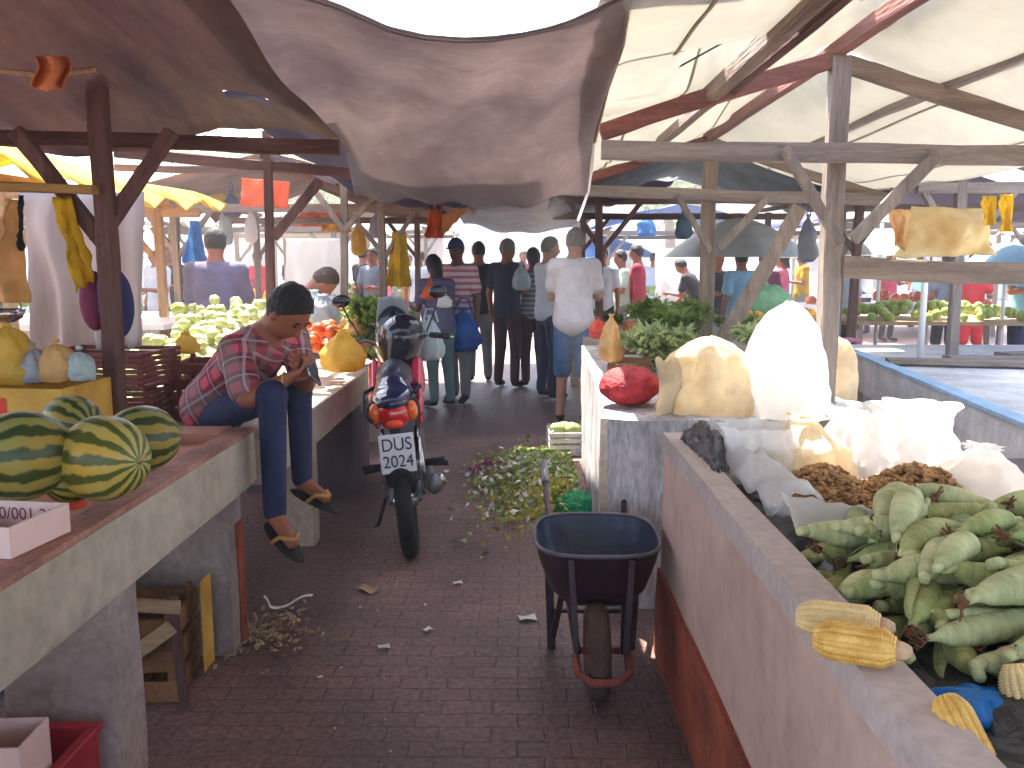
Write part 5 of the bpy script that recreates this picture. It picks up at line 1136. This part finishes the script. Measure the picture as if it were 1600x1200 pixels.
pw_=aY(1225,592,3.78); part('sack',bagshape(pw_+V3(0,0,.02),.175,.18,.37,83,72,'dome',1.2),'white_plastic',smooth=True,label='tall blown out white sack between the cream sack and the post',cat='sack',origin=tuple(pw_))
sack('yellowish sack leaning on the far side of the front right post',aY(1308,600,4.35),(.1,.1,.24),'cream_sack',84,.1,knot=False)
t=part('white_sheet',grid(lambda u,v:aY(1024+34*v,562+100*u,3.72)+V3(.02*math.sin(u*4),.03*math.sin(u*5+v*4),.012*math.sin(v*9)),12,10,.004),'cream_sack',smooth=True,label='white flap of cloth between the red mesh sack and the cream sack',cat='cloth',origin=tuple(aY(1040,600,3.72)))
# black plastic liner
def blk(u,v):
    p=aZ(1062,672,.9).lerp(aZ(1150,700,.9),v); q=aZ(1125,770,.82); p=p.lerp(q,u*.9); p.z=.86+.1*math.sin(math.pi*v)*(1-u)+.05*N3(u*6,v*6,3); return p
part('black_plastic_sheet',grid(blk,14,14,.004),'black_plastic',smooth=True,label='crumpled black plastic over the far end of the right counter wall',cat='plastic sheet',origin=tuple(aZ(1100,700,.86)))
part('black_liner',grid(lambda u,v:V3(.63+.3*v,.7+2.2*u,.79+.05*v+.03*N3(u*14,v*6,2)+.02*N3(u*30,v*14,5)),60,14,.003),'black_plastic',smooth=True,label='black plastic lining along the inside of the right counter wall',cat='plastic sheet',origin=(.75,1.8,.78))
# clear bags and peanuts
def fbag(label,px1,py1,Y,r,m,seed,nz=.22,fr=6,flat=None,top='open'):
    c=aY(px1,py1,Y); g=bagshape(c,r[0]*1.12,r[1]*1.12,r[2]*(1.25 if top!='open' else 1.45),seed,84,top,1.7)
    return part('plastic_bag',g,m,smooth=True,label=label,cat='plastic bag',origin=tuple(c))
fbag('crumpled clear plastic bag just right of the black plastic',1185,722,2.75,(.13,.12,.13),'clear_plastic',91)
fbag('yellowish cream plastic bag bulging behind the peanuts',1255,712,2.8,(.14,.14,.13),'cream_sack',92,.14,top='slump')
fbag('large clear plastic bag of produce heaped behind the peanuts',1375,700,2.95,(.2,.16,.15),'clear_plastic',93,.2)
fbag('pale green plastic bag inside the clear bags at the back',1425,680,3.05,(.16,.12,.12),'white_plastic',94,.2)
fbag('bright white plastic bag right of the peanuts',1530,752,2.45,(.13,.13,.1),'white_plastic',95,.16,top='slump')
def pnz(x,y):
    a=math.exp(-(((x-.86)/.13)**2+((y-2.42)/.13)**2)); b=math.exp(-(((x-1.14)/.16)**2+((y-2.42)/.15)**2)); return .80+.12*max(a,b)+.05*a*b
part('peanut_heap',grid(lambda u,v:V3(.7+.66*v,2.12+.55*u,pnz(.7+.66*v,2.12+.55*u)-.012),24,30),'peanut',smooth=True,label='bed of peanuts under the loose peanuts',cat='peanuts',kind='stuff',origin=(1,2.4,.8))
V=[];Fc=[]; bs,bf=ball((0,0,0),(.014,.0075,.0075),6,4)
bs=[Vector((v[0],v[1]*(1.1-.35*math.exp(-(v[0]/.005)**2)),v[2]*(1.1-.35*math.exp(-(v[0]/.005)**2)))) for v in bs]
for k in range(2600):
    x=rnd.uniform(.7,1.36);y=rnd.uniform(2.15,2.62)
    if math.exp(-(((x-.86)/.15)**2+((y-2.42)/.15)**2))+math.exp(-(((x-1.14)/.18)**2+((y-2.42)/.17)**2))<.5: continue
    m_=Matrix.Translation((x,y,pnz(x,y)+rnd.uniform(-.008,.006)))@Matrix.Rotation(rnd.uniform(0,6.28),4,'Z')@Matrix.Rotation(rnd.uniform(-.6,.6),4,'Y'); b=len(V)
    V+=[tuple(m_@v) for v in bs]; Fc+=[tuple(i+b for i in f) for f in bf]
part('peanuts',(V,Fc),'peanut',smooth=True,label='brown peanuts in their shells heaped on plastic on the right counter',cat='peanuts',kind='stuff',origin=(1,2.4,.85))
def pl1(u,v):
    x=.66+.78*v; y=2.02+.2*u; z=.80+.05*math.sin(u*math.pi)+.035*N3(v*9,u*4,1)+.02*N3(v*20,u*9,1)+ (.06*(1-v)**3)
    return V3(x,y,z)
part('plastic_sheet',grid(pl1,12,50,.003),'white_plastic',smooth=True,label='greyish plastic sheet crumpled in front of the peanuts',cat='plastic sheet',origin=(1,2.1,.8))
part('plastic_sheet',grid(lambda u,v:V3(.645+.13*u,2.15+.75*v,.86+.06*math.sin(u*2.5)+.03*N3(v*7,u*4,9)),10,26,.003),'clear_plastic',smooth=True,label='clear plastic edge draped along the inside of the wall beside the peanuts',cat='plastic sheet',origin=(.7,2.5,.86))

# ================================================================ corn
def husk_proto(m,seed,L=.21,r=.031,silk=True):
    q=random.Random(seed); t=thing('corn_ear','x','x',(0,0,0))
    prof=[]
    for i in range(22):
        u=i/21; rr_=r*(math.sin(math.pi*min(1,u*.93+.05))**.55)*(1-.15*u) if u<1 else .004; prof.append((max(.006,rr_*(1 if u<.8 else (1-(u-.8)/.2*.75))),-L/2+L*u))
    ph_=q.random()*6
    g=lathe(prof,30,'X',fn=lambda a,z:1+.03*((a/2.094+ph_+z*3)%1)+.006*math.sin(a*17)+.03*math.sin(z*20+ph_))
    bend=q.uniform(-.03,.03); g=([(x,y+bend*(1-(2*x/L)**2),z) for x,y,z in g[0]],g[1])
    part('husk',g,m,t,smooth=True)
    for k in range(1 if seed in (1,3) else 0):
        a=ph_+k*2.1
        def lf(u,v,a=a):
            x=-L*.5+L*(.05+.92*u); rr_=r*1.045*math.sin(math.pi*min(1,u*.93+.05))**.55+.0015; aa=a+(v-.5)*1.5*(1-u*.75); return V3(x,math.cos(aa)*rr_+bend*(1-(2*x/L)**2),math.sin(aa)*rr_)
        part('husk_leaf',grid(lf,10,5,.0015),m,t,smooth=True)
    part('stalk',tube([(-L/2+.004,bend*0,0),(-L/2-.02,0,.002)],[.011,.009],8),'husk_pale',t,smooth=True)
    if silk: part('silk',join(*[tube([(L/2-.008,0,0),(L/2+.012,q.uniform(-.01,.01),q.uniform(-.008,.012)),(L/2+.025,q.uniform(-.022,.022),q.uniform(-.02,.01))],.0022,4) for _ in range(8)]),'silk',t,smooth=True)
    return t
protos=[husk_proto('husk',1,.2,.027),husk_proto('husk_pale',2,.185,.029),husk_proto('husk_deep',3,.2,.026),husk_proto('husk',4,.16,.025),husk_proto('husk_pale',5,.21,.027)]
GL='green corn ear in its husk heaped on the right front counter'
used=[False]*5; spots=[]
def put(i,loc,rot,sc=1,label=GL):
    o=protos[i] if not used[i] else dup(protos[i]); used[i]=True
    o.location=loc; o.rotation_euler=rot; o.scale=(sc,)*3; o['label']=label; o['category']='corn'; o['group']='green corn ears heaped on the right counter'
for layer,(n,zb) in enumerate(((85,.81),(75,.845),(62,.88),(46,.915),(22,.945))):
    k=0;tr=0; mine=[]
    while k<n and tr<4000:
        tr+=1
        y=rnd.uniform(1.22+.05*layer,2.14-.03*layer); x=rnd.uniform(.665+.04*layer+max(0,1.5-y)*.25,1.62)
        if y>2.02 and x<.85: continue
        if y<1.4 and x<.88: continue
        if any((x-a)**2*1.0+(y-b)**2*4.2<.0085 for a,b in mine): continue
        mine.append((x,y)); k+=1
        yaw=rnd.gauss(.6,.5)+(math.pi if rnd.random()<.4 else 0)
        put(rnd.choice((0,0,1,2,3,4)),(x,y,zb+rnd.uniform(-.008,.012)),(rnd.uniform(0,6),rnd.uniform(-.16,.16),yaw),rnd.uniform(1.0,1.2))
put(4,aY(1412,872,1.93)+V3(0,-.02,.015),(1,-.25,R(52)),1.0,'long green corn ear pointing away at the top left of the heap'); put(0,aY(1462,868,1.9)+V3(0,-.02,.012),(2,-.3,R(48)),1.0,'long green corn ear beside the one pointing away')
def yellow_corn(label,loc,rot,m='kernel',L=.165,r=.026):
    t=thing('peeled_corn',label,'corn',(0,0,0),'peeled corn cobs on the right counter')
    n=84;rows_=90;V=[];Fc=[]
    for i in range(rows_+1):
        u=i/rows_; R0=r*min(1,(.55+3*u))*(1-.55*max(0,(u-.72)/.28)**2); ring=math.floor(u*30); fu=u*30-ring
        for j in range(n):
            a=2*math.pi*j/n; fa=(j/6)%1
            bump=.006*(abs(math.sin(math.pi*fa))**.45)*(.5+.5*abs(math.sin(math.pi*fu))**.45)
            V.append((-L/2+L*u,(R0+bump)*math.cos(a),(R0+bump)*math.sin(a)))
    for i in range(rows_):
        for j in range(n): Fc.append((i*n+j,i*n+(j+1)%n,i*n+n+(j+1)%n,i*n+n+j))
    Fc.append(tuple(range(n-1,-1,-1))); Fc.append(tuple(range(len(V)-n,len(V))))
    part('kernels',(V,Fc),m,t,smooth=True)
    part('cob_end',tube([(-L/2+.002,0,0),(-L/2-.012,0,0),(-L/2-.022,0,.002)],[r*.62,r*.5,r*.25],14),'cob_end',t,smooth=True)
    t.location=loc; t.rotation_euler=rot; return t
yellow_corn('golden peeled corn cob lying across the rim of the right counter wall',aZ(1335,1006,.895),(0,R(4),R(150)),r=.027,L=.125)
yellow_corn('pale peeled corn cob behind the golden one on the wall rim',aZ(1306,975,.895)+V3(.008,.012,0),(1,R(4),R(152)),'kernel_pale',r=.027,L=.135)
yellow_corn('peeled corn cob standing nearly upright at the bottom right beside the blue bag',aY(1503,1146,1.13)+V3(0,0,.0),(0,R(-38),R(100)),r=.023,L=.105)
yellow_corn('pale peeled corn cob cut by the right edge of the photo',aY(1604,1110,1.28),(0,R(-60),R(95)),'kernel_pale',r=.027,L=.14)
fbag('bright blue plastic bag beside the upright corn cob',1525,1112,1.3,(.085,.06,.035),'blue_plastic',96,.2,top='dome')
part('sweet_potato',ball(aY(1590,1040,1.36),(.04,.03,.035),20,14,nz=.15,seed=8),'cob_end',smooth=True,label='pinkish brown sweet potato at the right edge above the blue bag',cat='sweet potato',origin=tuple(aY(1590,1040,1.36)))
part('green_fruit',ball(aY(1562,1158,1.25),(.035,.035,.03),16,12,nz=.05,seed=8),'husk_pale',smooth=True,label='round green fruit at the bottom right corner',cat='fruit',origin=tuple(aY(1562,1158,1.25)))

# ================================================================ floor rubbish
V=[];Fc=[]
def leafbit(p,s,q):
    a=V3(q.uniform(-1,1),q.uniform(-1,1),q.uniform(-.5,.7)).normalized(); b=a.orthogonal().normalized(); b=(Matrix.Rotation(q.uniform(0,6.28),3,a)@b); n_=a.cross(b)
    return [tuple(p-a*s),tuple(p-a*s*.3+b*s*.5+n_*s*.15),tuple(p+a*s),tuple(p-a*s*.3-b*s*.5+n_*s*.15),tuple(p+n_*s*.2)],[(0,1,4),(1,2,4),(2,3,4),(3,0,4)]
def trash(m,n,label,kind_seed,cx_,cy_,sx,sy,H,sz):
    q=random.Random(kind_seed); V=[];Fc=[]
    for k in range(n):
        u=q.gauss(0,.42);v=q.gauss(0,.42); h=H*math.exp(-(u*u+v*v)*1.6); p=V3(min(cx_+sx*u,.36),cy_+sy*v,.015+h*q.random()**.5); g=leafbit(p,q.uniform(.5,1.3)*sz,q); b=len(V); V+=g[0]; Fc+=[tuple(i+b for i in f) for f in g[1]]
    part('vegetable_scraps',(V,Fc),m,label=label,cat='scraps',kind='stuff',origin=(cx_,cy_,0))
trash('leaf_green',1300,'green leaf scraps in the rubbish heap on the aisle floor',1,.12,5.7,.42,1.1,.17,.024)
trash('leaf_pale',1300,'pale leaf scraps in the rubbish heap on the aisle floor',2,.1,5.65,.46,1.1,.18,.024)
trash('leaf_yellow',500,'yellowed leaf scraps in the rubbish heap on the aisle floor',3,.12,5.2,.42,.9,.17,.022)
trash('purple_scrap',160,'purple onion skins at the left of the rubbish heap',4,-.18,6.0,.2,.4,.08,.03)
trash('white_scrap',420,'white paper scraps in the rubbish heap',5,.08,5.5,.5,1.2,.18,.026)
trash('mustard_scrap',420,'brown scraps in the rubbish heap',7,.05,5.6,.5,1.2,.16,.024)
trash('tan_wood',260,'dry straw strewn beside the left pillar',6,-1.02,3.3,.2,.3,.015,.016)
part('rubbish_mound',grid(lambda u,v:V3(-.1+.45*v,4.9+1.7*u,.003+.13*(math.sin(math.pi*u)*math.sin(math.pi*v))**.8+.02*N3(u*9,v*9,1)*math.sin(math.pi*u)*math.sin(math.pi*v)),24,16),'mustard_scrap',smooth=True,label='mound of rotting leaves against the right counter',cat='rubbish heap',kind='stuff',origin=(.1,5.6,0))
cp=aZ(903,808,.0)
sack('bright green plastic bag lying in the rubbish behind the wheelbarrow',aZ(903,795,.06),(.13,.12,.1),'green_plastic',99,.16,knot=False,fr=7,cat='plastic bag',name='plastic_bag')
crate('grey crate of pale vegetables by the feet of the man in grey',V3(.36,6.75,.0),.3,.34,.2,R(3),'grey_board',4)
scatter(fruit('cabbage','leaf_pale',(.06,.06,.05),.15),[V3(.28+.06*k,6.66+.08*(k%2),.2) for k in range(3)],'pale cabbage lying in the grey crate','cabbage','cabbages in the grey crate')
t=part('paper_strip',grid(lambda u,v:(aZ(412,940,.01).lerp(aZ(422,958,.01),min(1,u*3)) if u<.333 else aZ(422,958,.01).lerp(aZ(488,940,.01),(u-.333)*1.5))+V3(.0,.02*v,.02+.012*math.sin(u*9)+.006*math.sin(v*3)),16,3,.003),'white_scrap',label='crumpled white paper strip on the floor by the left pillar',cat='litter',origin=tuple(aZ(430,955,0)))
def leafl(label,x,y,s,m,yaw=0,name='litter'):
    p=aZ(x,y,.006); g=grid(lambda u,v:V3((u-.5)*s,(v-.5)*s*.7,.008+.01*math.sin(u*4+v*3)*s*8),3,3,.002)
    o=part(name,g,m,label=label,cat='litter'); o.location=p; o.rotation_euler=(0,0,yaw); return o
leafl('square scrap of pale paper on the paving left of the wheelbarrow',824,967,.075,'white_scrap',.2)
leafl('small white scrap in the middle of the aisle',668,985,.04,'white_scrap',.9)
leafl('small curled pale scrap in the aisle centre',600,1012,.045,'white_scrap',.3)
leafl('thin pale husk on the paving near the sandal',575,922,.09,'tan_wood',-.6,'husk')
leafl('small pale scrap on the paving behind the motorcycle tyre',715,912,.045,'white_scrap',.4)
t=leafl('white scrap beside the rubbish heap',838,790,.06,'white_scrap',.8)
prev=leafl('tiny pale speck of litter on the paving',500,1060,.02,'white_scrap',.5); prev['group']='specks of litter on the paving'
for k in range(26):
    o=dup(prev); p=V3(rnd.uniform(-1.05,.5),rnd.uniform(1.9,4.6),.006); o.location=p; o.rotation_euler=(0,0,rnd.uniform(0,6)); s_=rnd.uniform(.25,.8); o.scale=(s_,s_*rnd.uniform(.4,1),s_)
o=leafl('small brown leaf fragment on the paving',540,1000,.03,'mustard_scrap',.5); o['group']='leaf fragments on the paving'
for k in range(30):
    q=dup(o); q.location=V3(rnd.uniform(-1.1,.5),rnd.uniform(2.2,8),.006); q.rotation_euler=(0,0,rnd.uniform(0,6)); s_=rnd.uniform(.3,.9); q.scale=(s_,s_,s_)

# ================================================================ things in the middle distance
hang('hanging_cloth','orange cloth hanging in the left middle distance','orange_cloth',((376,278),(452,284)),((378,322),(448,326)),7.6,.04,4,cat='cloth')
hang('hanging_cloth','mustard cloth hanging beyond the motorcycle','yellow_cloth',((612,362),(634,362)),((604,448),(642,448)),8.6,.05,4,cat='cloth',bulge=.06)
hang('hanging_cloth','blue cloth hanging behind the lilac shirt man','blue_plastic',((296,345),(310,345)),((286,412),(322,412)),8.4,.04,4,cat='cloth',bulge=.06)
hang('hanging_cloth','green cloth hanging at the left far stall','green_plastic',((268,325),(280,325)),((266,375),(284,375)),9.4,.04,3,cat='cloth',bulge=.05)
hang('awning','orange and cream striped awning beyond the tilted post at left','orange_cloth',((470,330),(540,332)),((458,352),(545,356)),11.5,.05,6,cat='awning')
hang('awning','yellow awning panel right of the orange awning','yellow_plastic',((500,336),(545,338)),((505,362),(548,362)),11.3,.05,5,cat='awning')
hang('hanging_cloth','reddish brown cloth draped under the grey tarpaulin','rag_red' if False else 'orange_cloth',((672,322),(690,322)),((664,372),(692,372)),9.8,.04,3,cat='cloth')
hang('awning','pale pink awning slanting above the man in the cap','peach_plastic',((690,335),(740,318)),((688,372),(712,348)),10.0,.04,3,cat='awning')
hang('hanging_sheet','long white sunlit sheet hanging beyond the produce at left','white_tarp',((446,372),(534,372)),((446,462),(534,462)),12.5,.06,7)
hang('hanging_sheet','white sunlit sheet hanging beyond the man in the cap','white_tarp',((646,372),(694,372)),((646,440),(694,440)),17.5,.06,5)
hang('hanging_sheet','white sunlit sheet hanging between the two right hand posts','white_tarp',((1024,388),(1084,388)),((1024,470),(1084,470)),15,.06,5)
hang('hanging_cloth','pale cloth hanging right of the second wooden post in the distance','mint_shirt',((970,392),(985,392)),((962,440),(990,440)),14,.05,4,cat='cloth')
mat('glow_cloth',(.88,.7,.36),.7,.1,5,.2,transl=.75,c2=(.9,.82,.6))
hang('hanging_cloth','large yellowish cream cloth bundle glowing in the sun above the board rail','glow_cloth',((1425,322),(1535,326)),((1395,404),(1552,398)),5.4,.08,5,cat='cloth',bulge=.18)
hang('hanging_cloth','orange corner cloth at the left of the cream bundle above the rail','peach_plastic',((1388,326),(1424,328)),((1400,380),(1414,394)),5.35,.03,3,cat='cloth')
hang('hanging_strip','left yellow strip hanging at the upper right','yellow_cloth',((1534,306),(1556,306)),((1538,352),(1554,352)),5.2,.02,2,cat='strip')
hang('hanging_strip','right yellow strip hanging at the upper right','yellow_cloth',((1562,304),(1582,304)),((1564,362),(1580,362)),5.2,.02,2,cat='strip')
def umbrella(label,x,y,Y,r,h,m,ztop=None):
    top=aY(x,y,Y); t=thing('umbrella',label,'umbrella',(top.x,Y,0))
    V=[(top.x,Y,top.z)];Fc=[];n=32
    for i in range(1,7):
        u=i/6
        for j in range(n):
            a=2*math.pi*j/n; sc=1-.06*math.cos(a*8)*-1*u; rr_=r*u*(1-.05*(1-math.cos(a*8))); V.append((top.x+rr_*math.cos(a),Y+rr_*math.sin(a),top.z-h*(u**1.7)))
    for j in range(n): Fc.append((0,1+j,1+(j+1)%n))
    for i in range(5):
        for j in range(n): Fc.append((1+i*n+j,1+(i+1)*n+j,1+(i+1)*n+(j+1)%n,1+i*n+(j+1)%n))
    part('canopy',(V,Fc),m,t,smooth=True)
    part('pole',tube([(top.x,Y,0),(top.x,Y,top.z+.06)],.02,8),'white_paint',t,smooth=True)
    part('rib',join(*[tube([(top.x,Y,top.z-.02),(top.x+r*.5*math.cos(a),Y+r*.5*math.sin(a),top.z-h*.32),(top.x+r*.98*math.cos(a),Y+r*.98*math.sin(a),top.z-h*.99)],.006,4) for a in [k*.785 for k in range(8)]]),'steel_grey',t)
umbrella('large grey green market umbrella behind the leaning plank',1155,340,11.2,.95,.5,'umbrella_grey')
umbrella('grey umbrella in front of the cream cloth above the rail',1378,358,9.6,.5,.28,'umbrella_grey')
umbrella('small blue umbrella at the right edge above the rail',1575,378,9.0,.42,.22,'sky_shirt')
umbrella('white market umbrella in the far left distance',215,352,15,1.5,.5,'white_tarp')
umbrella('blue market umbrella at the far end of the aisle',950,372,18.5,1.1,.4,'blue_tarp')
# produce table beyond the rail, pink stool, white pole
t=thing('display_table','table of green produce in the sun beyond the far right counter','table',(3.9,9.3,0))
part('table_top',slab(3.3,5.4,8.8,10.0,.86,.9,.004,.3,61),'tan_wood',t); 
for x in (3.4,5.3):
    for y in (8.9,9.9): part('leg',beam((x,y,0),(x,y,.858),.06),'grey_wood',t)
scatter(fruit('lime','lime',(.05,.05,.05),seed=9),heap_pts(3.35,5.3,8.85,9.8,.93,.14,90),'green fruit on the sunny table beyond the far right counter','lime','green fruit on the sunny table')
t=thing('stool','small pink slatted stool behind the pale blue edge','stool',tuple(V3(2.75,7.75,0)))
part('seat',join(*[box(2.52,3.0,7.6+.07*k,7.655+.07*k,.8,.82,.003) for k in range(4)]),'pink_paint',t)
for x in (2.54,2.96):
    for y in (7.62,7.85): part('leg',beam((x,y,0),(x,y,.799),.035),'pink_paint',t)
for z in (.3,.55,.7): part('stretcher',beam((2.54,7.61,z),(2.96,7.61,z),.025,.03),'pink_paint',t)
wp=aY(1440,520,6.2)
part('white_pole',tube([(wp.x,6.2,.8),(wp.x,6.2,1.62)],.022,10),'white_paint',smooth=True,label='white pole standing on the grey board counter at the right',cat='pole',origin=(wp.x,6.2,.8))
t=thing('display_table','pale sunlit table at the right edge behind the grey board counter','table',(5.4,7,0))
part('table_top',slab(4.55,6.6,5.2,7.6,.8,.84,.004,.3,62),'table_white',t)
for x in (4.65,6.5):
    for y in (5.3,7.5): part('leg',beam((x,y,0),(x,y,.799),.06),'grey_wood',t)
for i,(x,y,Y_,w_,h_,m_,lb) in enumerate(((232,372,8.8,16,34,'white_plastic','white plastic bag hanging at the edge of the white sheet'),(338,300,9.4,20,26,'yellow_plastic','yellow bag hanging high left of the orange cloth'),(318,305,9.4,18,22,'yellow_cloth','mustard bag hanging beside the high yellow bag'),(362,318,9.0,20,34,'navy_cloth','navy bag hanging left of the orange cloth'),
  (560,372,10.5,18,44,'yellow_plastic','yellow bag hanging between the left hand posts'),(352,352,10.2,18,50,'pale_bag','pale blue bag hanging above the lilac shirts'),(392,352,10.2,16,44,'white_plastic','white bag hanging above the lilac shirts'),(590,350,11.0,20,36,'bag_grey','grey bag hanging beside the mustard cloth'),
  (908,362,11.4,26,36,'white_plastic','white bag hanging high above the man in grey'),(1262,372,9.5,24,60,'bag_grey','grey bag hanging left of the front right post'),(1068,352,9.0,20,34,'teal_tarp','teal bag hanging left of the second wooden post'),(1010,352,12.4,24,30,'blue_tarp','blue bag hanging above the dark red shirt'),(672,455,7.9,22,22,'orange_cloth','orange bag among the produce left of the man in the cap'),(694,470,7.8,20,18,'white_plastic','small white bag among the produce left of the man in the cap'))):
    p_=aY(x,y,Y_); w2=w_/1350*Y_/2*1.3; h2=h_/1350*Y_/2*1.2
    o=part('hanging_bag' if i<12 else 'plastic_bag',bagshape(p_,w2,w2*.7,h2,i+20,28),m_,smooth=True,label=lb,cat='bag',origin=tuple(p_))
    part('handle',tube([p_+V3(-w2*.2,0,h2*.9),p_+V3(-w2*.1,0,h2*1.5),p_+V3(0,0,h2*1.62),p_+V3(w2*.1,0,h2*1.5),p_+V3(w2*.2,0,h2*.9)],.007,5),m_,o)
# goods on far tables
for i,(x0,x1,y0,y1,z,m,lb,nm,gp) in enumerate(((-7.9,-5.5,10.8,13.4,.88,'lime','green fruit on the long cream stall table','fruit','green fruits on the long cream stall table'),(-4.9,-3.0,13.3,15.4,.88,'orange_fruit','orange on the white canopy stall table','orange','oranges on the white canopy stall table'),(-4.4,-2.1,17.3,19.4,.88,'pale_produce','pale fruit under the far brown canopy','fruit','pale fruits under the far brown canopy'),
   (4.6,6.6,11.8,14,.88,'tomato','tomato under the navy roofed stall','tomato','tomatoes under the navy roofed stall'),(1.8,3.8,16.3,18.5,.88,'lime','lime under the pale blue roof','lime','limes under the pale blue roof'),(9.7,12.3,13.2,16,.88,'orange_fruit','orange under the far cream canopy','orange','oranges under the far cream canopy'))):
    scatter(fruit(nm,m,(.08,.08,.07),.05,seed=i),heap_pts(x0,x1,y0,y1,z,.16,36),lb,nm,gp)
for i,(x,y,r_,m,lb) in enumerate(((-3.3,7.2,.12,'mint_plastic','mint plastic bag on the white sunlit table'),(-3.9,7.4,.15,'bag_grey','grey plastic bag on the white sunlit table'),(-3.05,7.7,.08,'lime','green cabbage on the white sunlit table'),(-4.3,7.9,.14,'white_plastic','white plastic bag at the back of the sunlit table'))):
    sack(lb,V3(x,y,1.02+r_*.8),(r_,r_,r_*.8),m,120+i,.15,knot=False,cat='plastic bag' if i!=2 else 'cabbage',name='plastic_bag' if i!=2 else 'cabbage')

# ================================================================ haze volume added for lens veil and a washed-out distance
hz=bpy.data.materials.new('haze'); hz.use_nodes=True; n_=hz.node_tree.nodes; n_.clear(); o_=n_.new('ShaderNodeOutputMaterial'); pv=n_.new('ShaderNodeVolumePrincipled')
pv.inputs['Color'].default_value=(1,.97,.95,1); pv.inputs['Density'].default_value=.009; pv.inputs['Anisotropy'].default_value=.3; hz.node_tree.links.new(pv.outputs[0],o_.inputs['Volume'])
part('haze',([(x,y,z) for z in (-1,11) for x,y in ((-64,-8),(64,-8),(64,124),(-64,124))],[(3,2,1,0),(4,5,6,7),(0,1,5,4),(1,2,6,5),(2,3,7,6),(3,0,4,7)]),hz,kind='stuff')
